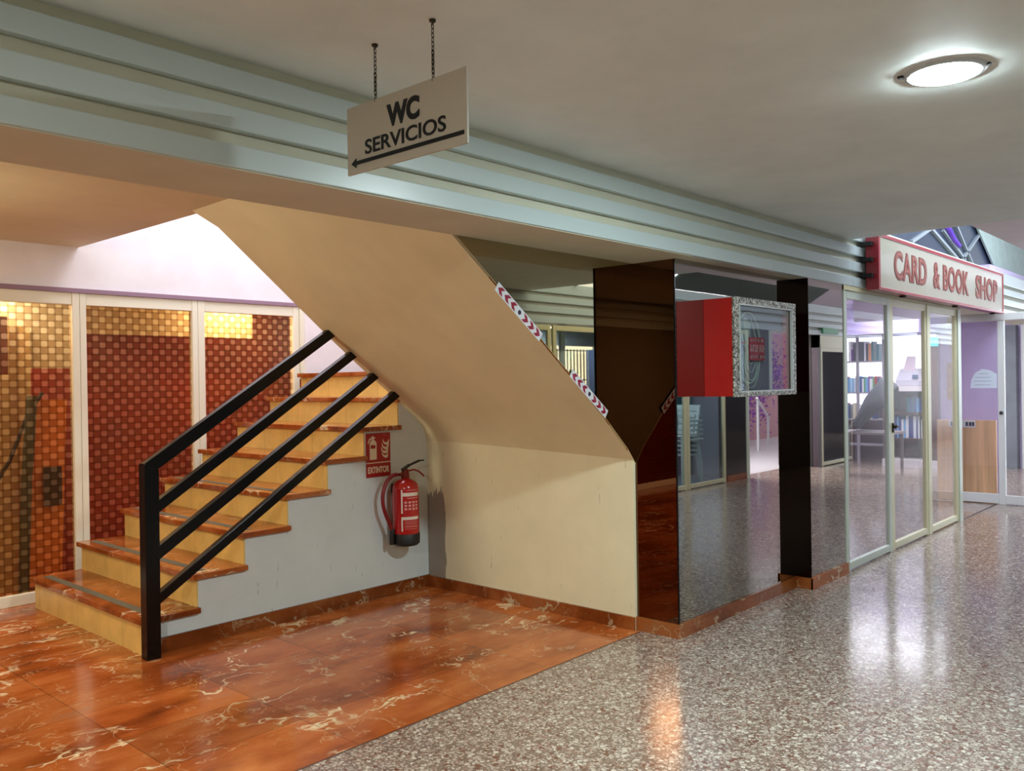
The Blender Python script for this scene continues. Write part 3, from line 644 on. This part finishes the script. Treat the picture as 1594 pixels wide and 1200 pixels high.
m = flat(ell(cx-0.02, cz+0.095, 0.055, 0.09, 20)[:-1], (0, 2.418, 0), XD, ZU, 0.002)
obj('emblem_centre', m, plain('emblem_pale', (176, 184, 172), 0.6), dc)
rl = obj('red_label', MB().box(4.79, 4.985, 2.396, 2.402, 1.555, 1.695), plain('label_crimson', (176, 24, 40), 0.5), dc)
m = MB(); random.seed(5)
for row, (zz, hh) in enumerate(((1.668, 0.018), (1.606, 0.044), (1.568, 0.020))):
    xx = 4.800
    while xx < 4.965:
        wd = random.uniform(0.010, 0.022); m.box(xx, xx+wd*0.35, 2.3935, 2.396, zz, zz+hh)
        if random.random() < 0.7: m.box(xx, xx+wd, 2.3935, 2.396, zz+hh*random.choice([0, 0.42, 0.8]), zz+hh*random.choice([0.2, 0.6, 1.0]))
        xx += wd+0.010
obj('faded_print', m, plain('faded_print', (206, 178, 170), 0.5), rl)
obj('red_stripe', MB().box(4.56, 4.79, 2.410, 2.416, 1.655, 1.668), plain('stripe_red', (150, 60, 70), 0.5), dc)

# ---------------------------------------------------------------- shop doors
def door(name, x0, x1, y, z1, fl, fr, mat, sgn=1, handle=None, zb=0.0, top=0.062, bot=0.068, glass=None, dmat=None, depth=0.035):
    t = thing(name, ((x0+x1)/2, y, zb), kind='structure')
    ya, yb2 = (y, y+sgn*depth) if sgn > 0 else (y-depth, y)
    m = MB().box(x0, x0+fl, ya, yb2, zb, z1).box(x1-fr, x1, ya, yb2, zb, z1).box(x0+fl, x1-fr, ya, yb2, z1-top, z1).box(x0+fl, x1-fr, ya, yb2, zb+0.012, zb+bot)
    obj('door_frame', m, mat, t, bevel=0.005)
    obj('door_pane', MB().box(x0+fl-0.004, x1-fr+0.004, (ya+yb2)/2-0.003, (ya+yb2)/2+0.003, zb+bot-0.004, z1-top+0.004), glass or M_GLASS, t)
    if handle:
        hx, hz = handle
        obj('door_handle', merge(MB().lathe((hx, y-0.03, hz), [(0.014, 0), (0.017, 0.01), (0.014, 0.03)], 12, 1), MB().bar((hx, y-0.028, hz+0.005), (hx+0.05, y-0.03, hz-0.005), 0.012, 0.016), MB().box(hx-0.012, hx+0.012, y-0.012, y, hz-0.05, hz+0.03)), plain('handle_dark', (50, 40, 30), 0.4, 0.5), t, bevel=0.002)
    return t
door('door_1', 6.345, 7.330, 2.424, 2.09, 0.060, 0.055, M_PALE)
door('door_2', 7.332, 8.305, 2.428, 2.09, 0.085, 0.045, M_CREAM, handle=(7.375, 1.03))
door('door_3', 8.307, 9.250, 2.422, 2.09, 0.100, 0.060, M_CREAM)
struct('trim_10', MB().box(9.250, 9.345, 2.410, 2.475, 0, 2.10), M_PALE)
struct('trim_11', MB().box(6.325, 9.345, 2.415, 2.475, 2.09, ZB), M_CREAM)
struct('trim_12', MB().box(6.325, 6.352, 2.416, 2.47, 0, 2.12), M_PALE)
# end partition (x = 10.72)
pt = thing('window_5', (10.72, 2.2, 0), kind='structure')
m = MB().box(10.70, 10.75, 2.77, 2.805, 0, 2.05).box(10.70, 10.75, 2.325, 2.392, 0, 2.05).box(10.70, 10.75, 1.66, 1.72, 0, 2.05).box(10.695, 10.755, 1.60, 2.86, 2.045, 2.125)
m.box(10.70, 10.75, 2.392, 2.77, 0.01, 0.115).box(10.70, 10.75, 1.72, 2.325, 0.01, 0.105)
obj('window_frame', m, M_WFRAME, pt, bevel=0.004)
obj('window_pane', MB().box(10.722, 10.728, 2.392, 2.77, 0.11, 2.05), M_GLASS, pt); obj('window_pane', MB().box(10.722, 10.728, 1.72, 2.325, 0.10, 2.05), M_GLASS, pt)
obj('door_knob', MB().lathe((10.68, 2.36, 1.02), [(0.012, -0.0), (0.02, 0.01), (0.02, 0.025), (0.010, 0.03)], 12, 0), plain('knob_dark', (44, 40, 46), 0.4), pt, smooth=True)
nt_ = thing('paper_notice', (10.69, 2.53, 1.295), 'white semicircular paper notice taped on the end glass partition', 'notice')
obj('paper', flat([(0, 0), (0.27, 0), (0.27, 0.155), (0.20, 0.20), (0.12, 0.215), (0.05, 0.17), (0.01, 0.09)], (10.697, 2.668, 1.295), ND, ZU, 0.001), plain('notice_paper', (214, 226, 238), 0.6), nt_)
m = MB()
for k, wd in enumerate((0.20, 0.22, 0.20, 0.12)):
    q = slab(wd*0.8, 0.005, (10.696, 2.63-(0.22-wd)/2, 1.33+k*0.042), ND, ZU, 0.001); m.add(q.v, q.f)
obj('faint_print', m, plain('faint_print', (150, 164, 186), 0.6), nt_)
# band above the end partition
struct('wall_band', MB().box(10.78, 10.86, 2.45, 4.0, 2.125, 2.6), plain('pale_band', (212, 204, 224), 0.6))
struct('wall_far_blocker', MB().box(21.95, 22.0, 1.95, 7.2, 0, 3.0), plain('far_blocker', (120, 110, 116), 0.6))  # wall added to shut out bright sky at the far end

# ---------------------------------------------------------------- shop interior
struct('wall_shop_back', MB().box(15.2, 15.3, 2.9, 3.3, 0, 2.9).box(15.2, 15.3, 3.3, 7.1, 2.12, 2.9).box(15.2, 15.3, 3.3, 4.3, 0, 2.2).box(15.2, 15.3, 5.9, 7.1, 0, 2.2), M_LILAC)
struct('wall_shop_back', MB().box(15.2, 15.3, 4.3, 5.9, 0, 0.95), plain('shop_low_wall', (112, 84, 92), 0.6))
struct('ceiling_shop', MB().box(6.2, 10.9, 2.82, 7.1, 2.62, 2.70).box(10.9, 16, 2.5, 7.1, 2.62, 2.70), M_LILAC)
struct('wall_shop_far', MB().box(6.2, 15.3, 7.0, 7.1, 0, 2.7), M_LILAC)
struct('trim_13', MB().box(14.0, 14.2, 4.2, 7.0, 2.12, 2.62), plain('lilac_beam', (190, 172, 226), 0.6))
struct('wall_lilac', MB().box(11.40, 11.46, 2.535, 3.178, 0, 2.62), M_LILAC)
# board leaning behind the partition; wood colour lightened where lamps do not reach
wb = thing('wooden_board', (10.9, 2.74, 0), 'tall light brown wooden board standing behind the end glass partition', 'board')
obj('board', MB().box(10.80, 10.83, 2.435, 3.055, 0.0, 0.93), wood('light_wood', (238, 192, 140), 2), wb, bevel=0.003)
lbq = obj('white_label', MB().box(10.792, 10.80, 2.645, 2.925, 0.845, 0.925), plain('board_label', (222, 224, 226), 0.5), wb)
M_BP = plain('board_print', (36, 36, 48), 0.5)
for a in (2.90, 2.865, 2.745, 2.71, 2.68): obj('printed_mark', slab(0.024, 0.045, (10.790, a, 0.862), ND, ZU, 0.001), M_BP, lbq)
ps = obj('poster', MB().box(11.385, 11.395, 2.99, 3.085, 2.02, 2.24), plain('poster_yellow', (216, 180, 60), 0.5), label='small yellow poster with red heart high on the lilac wall', cat='poster')
obj('heart', flat([(0, 0.05), (0.03, 0.0), (0.06, 0.05), (0.045, 0.07), (0.03, 0.058), (0.015, 0.07)], (11.383, 3.065, 2.14), ND, ZU, 0.002), plain('heart_red', (200, 40, 36), 0.5), ps)
obj('paper_card', MB().box(11.385, 11.395, 3.0, 3.075, 1.78, 1.97), plain('pink_card', (226, 196, 200), 0.5), label='pale pink card under the yellow heart poster on lilac wall', cat='card')
cq = obj('calendar', MB().box(11.385, 11.395, 2.985, 3.095, 1.15, 1.60), plain('calendar_ochre', (190, 140, 60), 0.5, noise=0.3, nscale=14), label='narrow ochre and brown wall calendar low on the lilac wall', cat='calendar')

# bookcases against a bright window
struct('window_6', MB().box(15.22, 15.26, 4.3, 5.9, 0.95, 2.2), plain('bright_window', (255, 255, 255), 0.5, emit=(235, 242, 255), es=0.8))
M_SHELF = plain('shelf_grey', (150, 142, 150), 0.5); M_BW = wood('bookcase_wood', (84, 46, 34), 2); M_SHW = plain('white_shelf', (214, 206, 206), 0.5)
bc = thing('bookcase', (14.65, 5.35, 0), 'open grey metal bookcase in front of the bright back window', 'bookcase')
for y in (4.88, 5.30, 5.95): obj('upright', MB().box(14.48, 14.52, y, y+0.04, 0, 2.15), M_SHELF, bc)
SH = [(0.30), (0.72), (1.16), (1.68)]
for z in SH: obj('shelf', MB().box(14.47, 14.78, 4.88, 5.99, z, z+0.022), M_SHELF, bc)
obj('top_rail', MB().box(14.47, 14.78, 4.88, 5.99, 2.12, 2.16), M_SHELF, bc)
wc = thing('bookcase', (14.65, 4.4, 0), 'brown wooden bookcase with a pale counter shelf right of the metal one', 'bookcase')
obj('side_panel', MB().box(14.35, 14.80, 4.04, 4.18, 0.0, 2.02), M_BW, wc); obj('side_panel', MB().box(14.35, 14.80, 4.82, 4.86, 0.0, 1.22), M_BW, wc)
obj('counter_shelf', MB().box(14.30, 14.80, 4.18, 4.86, 1.20, 1.285), M_SHW, wc)
for z in (0.42, 0.84): obj('shelf', MB().box(14.40, 14.80, 4.18, 4.82, z, z+0.025), M_BW, wc)
obj('plinth', MB().box(14.25, 14.80, 3.95, 4.86, 0.0, 0.115), M_SHW, wc)
obj('back_panel', MB().box(14.78, 14.80, 4.18, 4.82, 0.12, 1.2), M_BW, wc)
BC = {'teal': (30, 110, 120), 'blue': (40, 60, 130), 'white': (225, 228, 232), 'red': (170, 40, 50), 'purple': (120, 60, 150), 'light blue': (110, 170, 215), 'orange': (220, 140, 90), 'navy': (26, 30, 56), 'green': (90, 160, 100), 'cream': (214, 208, 180)}
BM = {k: plain('book_'+k.replace(' ', '_'), v, 0.5) for k, v in BC.items()}
def book_row(y0, y1, z, h, keys, where, group, gap=0.0, seed=1):
    random.seed(seed); y = y1; i = 0; cnt = {}
    items = []
    while y > y0+0.02:
        wd = random.uniform(0.022, 0.05)
        if y-wd < y0: break
        if random.random() < gap: y -= wd*1.6; continue
        items.append((y-wd, y-0.002, random.choice(keys), h*random.uniform(0.82, 1.0))); y -= wd
    tot = len(items)
    ordn = ['first', 'second', 'third', 'fourth', 'fifth', 'sixth', 'seventh', 'eighth', 'ninth', 'tenth', 'eleventh', 'twelfth', 'thirteenth', 'fourteenth', 'fifteenth', 'sixteenth', 'seventeenth', 'eighteenth', 'nineteenth', 'twentieth', 'twenty-first', 'twenty-second', 'twenty-third', 'twenty-fourth', 'twenty-fifth', 'twenty-sixth', 'twenty-seventh', 'twenty-eighth', 'twenty-ninth', 'thirtieth', 'thirty-first', 'thirty-second', 'thirty-third', 'thirty-fourth', 'thirty-fifth', 'thirty-sixth']
    for k, (a, b, c, hh) in enumerate(items):
        obj('book', MB().box(14.50, 14.70, a, b, z, z+hh), BM[c], label='%s book, %s from the left %s' % (c, ordn[k], where), cat='book', group=group)
book_row(4.95, 5.92, 1.702, 0.33, ['blue', 'teal', 'white', 'red', 'light blue', 'purple', 'orange', 'navy'], 'on the top shelf of the metal bookcase', 'books on the top shelf of the metal bookcase', 0.25, 2)
book_row(4.95, 5.92, 1.182, 0.27, ['purple', 'light blue', 'white', 'blue', 'cream', 'red', 'green'], 'on the second shelf of the metal bookcase', 'books on the second shelf of the metal bookcase', 0.12, 4)
book_row(4.95, 5.92, 0.742, 0.26, ['red', 'white', 'blue', 'orange', 'cream'], 'on the third shelf of the metal bookcase', 'books on the third shelf of the metal bookcase', 0.2, 6)
book_row(4.20, 4.55, 0.865, 0.27, ['teal', 'teal', 'light blue', 'blue'], 'on the upper shelf of the wooden bookcase', 'books on the upper shelf of the wooden bookcase', 0.0, 8)
book_row(4.20, 4.78, 0.445, 0.36, ['white', 'navy', 'white', 'blue', 'light blue', 'navy'], 'on the lower shelf of the wooden bookcase', 'books on the lower shelf of the wooden bookcase', 0.0, 9)
tl = thing('cash_register', (14.45, 4.45, 1.285), 'pale cash register on the counter shelf of the wooden bookcase', 'cash register')
obj('base', MB().prism([(14.32, 1.285), (14.72, 1.285), (14.72, 1.56), (14.55, 1.56), (14.32, 1.38)], 1, 4.26, 4.66), plain('till_body', (190, 184, 196), 0.5), tl, bevel=0.01)
obj('screen', MB().add([(14.50, 4.42, 1.52), (14.50, 4.60, 1.52), (14.58, 4.56, 1.76), (14.58, 4.44, 1.76), (14.53, 4.42, 1.52), (14.53, 4.60, 1.52), (14.61, 4.56, 1.76), (14.61, 4.44, 1.76)], [(0, 1, 2, 3), (7, 6, 5, 4), (0, 4, 5, 1), (1, 5, 6, 2), (2, 6, 7, 3), (3, 7, 4, 0)]), plain('till_screen', (200, 176, 186), 0.4), tl)
obj('label_patch', MB().box(14.30, 14.335, 4.32, 4.40, 1.40, 1.46), plain('till_key', (44, 72, 110), 0.4), tl)
obj('blue_sign', MB().box(14.30, 14.34, 4.02, 4.20, 1.90, 2.05), plain('turquoise_sign', (60, 200, 214), 0.4, emit=(60, 200, 214), es=0.4), label='small turquoise sign on top of the wooden bookcase side', cat='sign')
# column and bright street beyond the end partition
struct('wall_column', MB().box(14.9, 15.1, 3.08, 3.25, 0, 2.2), plain('grey_column', (120, 128, 130), 0.7, noise=0.15, nscale=4))
struct('trim_14', MB().box(15.0, 15.06, 2.98, 3.03, 0, 2.3), M_WFRAME)
struct('window_7', MB().box(16.5, 16.55, 2.2, 3.45, 1.20, 2.35), plain('street_light', (255, 255, 255), 0.5, emit=(226, 242, 255), es=1.4))
obj('parasol', MB().lathe((15.9, 3.10, 2.03), [(0.42, 0), (0.30, 0.05), (0.14, 0.11), (0.02, 0.15)], 16), plain('parasol_blue', (30, 120, 200), 0.6), label='blue parasol beyond the end glass partition at right edge', cat='parasol')
obj('parasol_pole_stand', MB().lathe((15.9, 3.10, 0), [(0.16, 0), (0.15, 0.05), (0.02, 0.07), (0.02, 2.03)], 12), plain('parasol_pole', (220, 222, 224), 0.4), label='white pole and base holding up the blue parasol', cat='parasol stand')
tq = thing('market_stall', (15.6, 3.0, 0), 'teal covered stall table beyond the end glass partition', 'table')
obj('table_cover', MB().box(15.4, 15.8, 2.6, 3.06, 0.72, 1.10), plain('teal_cloth', (40, 140, 130), 0.7), tq); obj('table_top', MB().box(15.38, 15.82, 2.58, 3.08, 1.10, 1.16), plain('brown_top', (120, 80, 66), 0.6), tq)
for x, y in ((15.44, 2.64), (15.76, 2.64), (15.44, 3.02), (15.76, 3.02)): obj('leg', MB().box(x-0.02, x+0.02, y-0.02, y+0.02, 0, 0.72), M_RUB, tq)

# ---------------------------------------------------------------- glazed roof beyond the ceiling edge
M_SKG = plain('skylight_glass_dark', (52, 62, 84), 0.2); M_GG = plain('green_grey_panel', (168, 186, 180), 0.6, noise=0.08)
struct('wall_clerestory', MB().box(6.5, 14, 2.62, 2.66, 2.60, 3.9), M_SKG)
ml = MB()
for a, b in (((8.50, 2.70), (9.1, 2.90)), ((9.10, 2.90), (10.20, 2.64)), ((9.50, 2.93), (10.30, 2.70)), ((10.0, 2.60), (10.9, 3.05)), ((8.2, 3.2), (10.5, 3.2)), ((10.7, 2.62), (9.7, 3.2))):
    ml.bar((a[0], 2.61, a[1]), (b[0], 2.61, b[1]), 0.03, 0.035, (0, 1, 0))
struct('trim_15', ml, plain('glazing_bar', (140, 150, 156), 0.5))
struct('trim_16', MB().add([(10.45, 2.60, 3.25), (11.6, 2.60, 2.66), (14.5, 2.60, 2.66), (14.5, 2.60, 3.25), (10.45, 2.58, 3.25), (11.6, 2.58, 2.66), (14.5, 2.58, 2.66), (14.5, 2.58, 3.25)],
    [(0, 1, 2, 3), (7, 6, 5, 4), (0, 4, 5, 1), (1, 5, 6, 2), (2, 6, 7, 3), (3, 7, 4, 0)]), M_GG)
obj('purple_garland', MB().ring([(9.45, 2.585, 2.98), (9.6, 2.58, 2.95), (9.8, 2.585, 2.87), (10.0, 2.58, 2.82)], [0.02, 0.03, 0.028, 0.02], 8), plain('garland_purple', (96, 40, 190), 0.5), smooth=True, label='purple strip hanging on the roof glazing above the shop sign', cat='garland')
struct('wall_clerestory', MB().box(7.30, 7.35, -0.8, 0.86, ZC+0.2, 3.9).box(6.45, 6.5, 1.61, 2.66, ZC+0.2, 3.9), M_GG)
def sloped(name, xa0, xb0, xa1, xb1, mat, dz=0.0):
    return struct(name, MB().add([(xa0, -0.74, 2.60+dz), (xb0, -0.74, 2.60+dz), (xb1, 0.86, 3.5+dz), (xa1, 0.86, 3.5+dz), (xa0, -0.74, 2.63+dz), (xb0, -0.74, 2.63+dz), (xb1, 0.86, 3.53+dz), (xa1, 0.86, 3.53+dz)],
        [(0, 1, 2, 3), (7, 6, 5, 4), (0, 4, 5, 1), (1, 5, 6, 2), (2, 6, 7, 3), (3, 7, 4, 0)]), mat)
sloped('ceiling_slope', 9.3, 13.2, 9.3, 13.0, plain('dark_green_slope', (44, 62, 56), 0.5, noise=0.2, nscale=2))
sloped('ceiling_slope', 13.2, 22, 13.0, 22, plain('pale_slope', (206, 196, 206), 0.6))
struct('ceiling_slope', MB().box(10.5, 22, -0.74, 2.7, 3.7, 3.75), M_GG)
sb_ = MB()
for x in (7.8, 8.2, 8.75): sb_.bar((x, -0.74, 2.61), (x, 0.86, 3.51), 0.05, 0.05)
for k in (0.33, 0.66): sb_.bar((7.35, -0.74+1.6*k, 2.61+0.9*k), (9.3, -0.74+1.6*k, 2.61+0.9*k), 0.04, 0.04)
struct('trim_19', sb_, plain('skylight_bar', (90, 96, 130), 0.5))

# ---------------------------------------------------------------- opposite side of the corridor (seen in the mirrors)
struct('wall_opposite', MB().box(XL, 6.75, YO-0.1, YO, 0, ZB), plain('opposite_wall', (120, 110, 96), 0.6))
M_OGL = glass_mat('opposite_glass', (0.80, 0.88, 0.92), 1.2)
for i, (a, b) in enumerate(((6.78, 7.74), (7.78, 8.76), (8.78, 9.82), (9.84, 10.86))):
    door('door_%d' % (i+4), a, b, YO, 2.10, 0.06, 0.06, M_CREAM, sgn=-1, glass=M_OGL)
struct('wall_opposite', MB().box(10.88, 11.46, YO-0.12, YO, 0.09, 2.12), plain('dark_gloss_panel', (30, 30, 30), 0.08))
struct('baseboard_opposite', MB().box(10.88, 11.46, YO-0.12, YO+0.01, 0, 0.09), M_SKIRT)
struct('trim_17', MB().box(11.46, 11.55, YO-0.1, YO+0.01, 0, 2.12), M_PALE)
struct('wall_opposite', MB().box(13.5, 13.6, YO-0.1, YO, 0, 2.12).box(15.1, 22.0, YO-0.1, YO, 0, 2.12), plain('opposite_end', (70, 56, 62), 0.5))
door('door_8', 13.62, 15.05, YO, 1.92, 0.07, 0.07, M_CREAM, sgn=-1, glass=M_OGL)
struct('wall_opposite', MB().box(13.5, 15.1, YO-0.1, YO, 1.92, 2.12), M_CREAM)
struct('wall_dark_shop', MB().box(13.5, 22, -1.2, -1.15, 0, 2.3).box(13.5, 22, -1.2, -0.85, 2.2, 2.25).box(13.5, 13.55, -1.15, -0.85, 0, 2.2), plain('dark_shop', (50, 44, 44), 0.7))
gs = obj('exit_sign', MB().box(13.66, 14.30, YO+0.002, YO+0.03, 2.15, 2.24), plain('exit_green', (20, 120, 70), 0.4, emit=(20, 120, 70), es=0.1), label='small green sign on the opposite fascia, seen in the narrow mirror', cat='sign')
# room behind the opposite doors
struct('wall_room', MB().box(6.6, 6.7, -2.6, -0.85, 0, 2.4).box(11.46, 11.54, -2.6, -0.85, 0, 2.4), plain('room_side', (190, 190, 200), 0.6))
struct('wall_room', MB().box(6.6, 9.7, -2.6, -2.5, 0, 2.4).box(11.0, 11.5, -2.6, -2.5, 0, 2.4).box(9.7, 11.0, -2.6, -2.5, 0, 1.15).box(9.7, 11.0, -2.6, -2.5, 1.98, 2.4), plain('room_back', (150, 162, 186), 0.6))
struct('ceiling_room', MB().box(6.6, 11.54, -2.6, -0.85, 2.4, 2.45), plain('room_ceiling', (40, 62, 60), 0.6))
struct('window_8', MB().box(9.7, 11.0, -2.585, -2.575, 1.15, 1.98), plain('room_window', (255, 255, 255), 0.5, emit=(255, 236, 220), es=1.3))
m = MB()
for k in range(16): m.box(9.74+k*0.082, 9.755+k*0.082, -2.49, -2.475, 1.15, 1.93)
for z in (1.25, 1.45, 1.9): m.box(9.72, 10.99, -2.488, -2.473, z, z+0.015)
obj('window_grille', m, M_RUB, label='dark barred window grille seen reflected in the bronze mirror', cat='grille')
struct('trim_18', MB().box(8.32, 8.40, -1.1, -1.06, 0, 2.4), M_PALE)
sb = thing('storage_rack', (10.9, -1.9, 0), 'dim blue grey storage rack behind the opposite doors, seen in mirror', 'rack')
M_RK = plain('rack_blue', (60, 78, 120), 0.6)
for x in (10.2, 11.3): obj('upright', MB().box(x, x+0.04, -2.1, -1.6, 0, 1.9), M_RK, sb)
for z in (0.4, 0.85, 1.3, 1.75): obj('shelf', MB().box(10.24, 11.3, -2.1, -1.6, z, z+0.03), M_RK, sb)
random.seed(3)
for k in range(3):
    for j, z in enumerate((0.43, 0.88, 1.33)):
        lab = ('lowest', 'middle', 'top')[j]
        obj('storage_box', MB().box(10.3+k*0.32, 10.3+k*0.32+random.uniform(0.2, 0.28), -2.05, -1.66, z, z+random.uniform(0.16, 0.3)), plain('carton_%d%d' % (k, j), random.choice([(70, 84, 120), (96, 100, 126), (50, 62, 90), (120, 120, 140)]), 0.6),
            label='%s of three boxes on the %s rack shelf across the corridor' % (('nearest', 'centre', 'farthest')[k], lab), cat='box', group='boxes on the storage rack')
# stack of white plastic chairs
M_PL = plain('white_plastic', (206, 212, 206), 0.35)
def plastic_chair():
    t = thing('plastic_chair', (0, 0, 0), 'x', 'chair', 'stacked white plastic chairs')
    obj('seat', MB().prism([(-0.20, 0.42), (0.20, 0.40), (0.20, 0.42), (-0.20, 0.44)], 1, -0.20, 0.20), M_PL, t, bevel=0.008)
    m = MB().prism([(0.17, 0.42), (0.20, 0.41), (0.30, 0.80), (0.265, 0.80)], 1, -0.19, -0.15).prism([(0.17, 0.42), (0.20, 0.41), (0.30, 0.80), (0.265, 0.80)], 1, 0.15, 0.19)
    for k in range(4): m.box(0.20+0.022*k, 0.225+0.022*k, -0.12+0.0*k, 0.12, 0.50+0.085*k, 0.545+0.085*k)
    m.prism([(0.255, 0.76), (0.29, 0.75), (0.30, 0.84), (0.27, 0.84)], 1, -0.19, 0.19)
    obj('backrest', m, M_PL, t)
    for sy in (-1, 1): obj('armrest', merge(MB().box(-0.18, 0.25, sy*0.23-0.02, sy*0.23+0.02, 0.62, 0.645), MB().bar((-0.17, sy*0.23, 0.63), (-0.19, sy*0.21, 0.42), 0.035, 0.02, (0, 1, 0))), M_PL, t)
    for sx in (-1, 1):
        for sy in (-1, 1): obj('leg', MB().bar((sx*0.18, sy*0.18, 0.42), (sx*0.24, sy*0.22, 0.0), 0.045, 0.03, (0, 1, 0)), M_PL, t)
    return t
proto = plastic_chair()
def copy_tree(o, parent=None):
    c = o.copy(); COL.objects.link(c); c.parent = parent
    for ch in list(o.children): copy_tree(ch, c)
    return c
for k in range(5):
    c = proto if k == 0 else copy_tree(proto)
    c.location = (10.22, -1.12, 0.062*k); c.rotation_euler = (0, 0, 0)
    c['label'] = '%s white plastic chair of the stack of five across the corridor' % ('bottom', 'second from bottom', 'middle', 'second from top', 'top')[k]
# outside the side exit
struct('wall_exit', MB().box(14.0, 22.0, -4.3, -4.2, 0, 3.2), plain('pink_wall', (206, 150, 160), 0.7, noise=0.05))
struct('wall_exit', MB().box(11.54, 11.6, -4.2, -0.85, 0, 2.6), plain('exit_side', (200, 190, 196), 0.6))
fb = thing('flowering_shrub', (17.6, -3.7, 0), 'purple flowering shrub outside the side exit, seen in the mirror', 'shrub')
m = MB(); random.seed(12)
for k in range(900):
    c = Vector((17.7+random.gauss(0, 0.35), -3.7+max(-0.4, random.gauss(0, 0.12)), 1.3+random.gauss(0, 0.45))); a = random.random()*6.28; s = 0.05
    m.add([c, c+Vector((s*math.cos(a), s*math.sin(a), s*0.6)), c+Vector((-s*math.sin(a)*0.6, s*math.cos(a)*0.6, s))], [(0, 1, 2)])
obj('blossoms', m, plain('bougainvillea', (150, 70, 190), 0.6), fb)
obj('trunk', MB().ring([(17.6, -3.95, 0), (17.65, -3.95, 0.6), (17.7, -3.92, 1.3)], [0.05, 0.04, 0.02], 8), plain('bark', (90, 66, 50), 0.8), fb)
rh = thing('exit_handrail', (17.5, -3.3, 0), 'white sloping handrail outside the side exit, seen in the mirror', 'handrail')
obj('rail', MB().ring([(15.8, -2.7, 1.05), (17.8, -3.4, 0.55)], 0.025, 8), plain('rail_white', (235, 235, 240), 0.4), rh)
for (x, y, z) in ((15.9, -2.73, 1.02), (17.6, -3.33, 0.6)): obj('post', MB().box(x-0.02, x+0.02, y-0.02, y+0.02, 0, z), plain('rail_post', (220, 220, 226), 0.4), rh)
# ---------------------------------------------------------------- work table and draped sheet inside the shop
wt = thing('work_table', (12.7, 4.45, 0), 'grey topped work table standing inside the shop before the metal bookcase', 'table')
obj('table_top', MB().box(12.4, 13.0, 4.10, 4.95, 0.62, 0.655), plain('table_grey', (150, 140, 140), 0.5), wt, bevel=0.004)
for lx in (12.44, 12.96):
    for ly in (4.14, 4.91): obj('leg', MB().box(lx-0.018, lx+0.018, ly-0.018, ly+0.018, 0, 0.62), plain('table_leg', (120, 110, 104), 0.4), wt)
gm = MB(); NU, NV = 26, 12; gv = []
for i in range(NU+1):
    u = i/NU; y = 4.72-u*0.60
    ridge = 0.66+0.78*max(0.0, math.sin(math.pi*min(1, u*0.62+0.02)))**1.1*(1.0 if u < 0.8 else 1.0-(u-0.8)*0.6)
    for j in range(NV+1):
        v = j/NV; fall = math.sin(math.pi*(0.08+0.84*v))**0.6
        gv.append((12.45+v*0.50, y+0.02*math.sin(9*v), 0.662+(ridge-0.66)*fall+0.018*math.sin(u*17+v*6)*fall))
gm.add(gv, [(i*(NV+1)+j, i*(NV+1)+j+1, (i+1)*(NV+1)+j+1, (i+1)*(NV+1)+j) for i in range(NU) for j in range(NV)])
so = obj('dust_sheet', gm, plain('grey_sheet', (80, 84, 90), 0.7), smooth=True, label='grey sheet draped in a slope over the shop work table', cat='sheet')
sm = so.modifiers.new('thickness', 'SOLIDIFY'); sm.thickness = 0.006
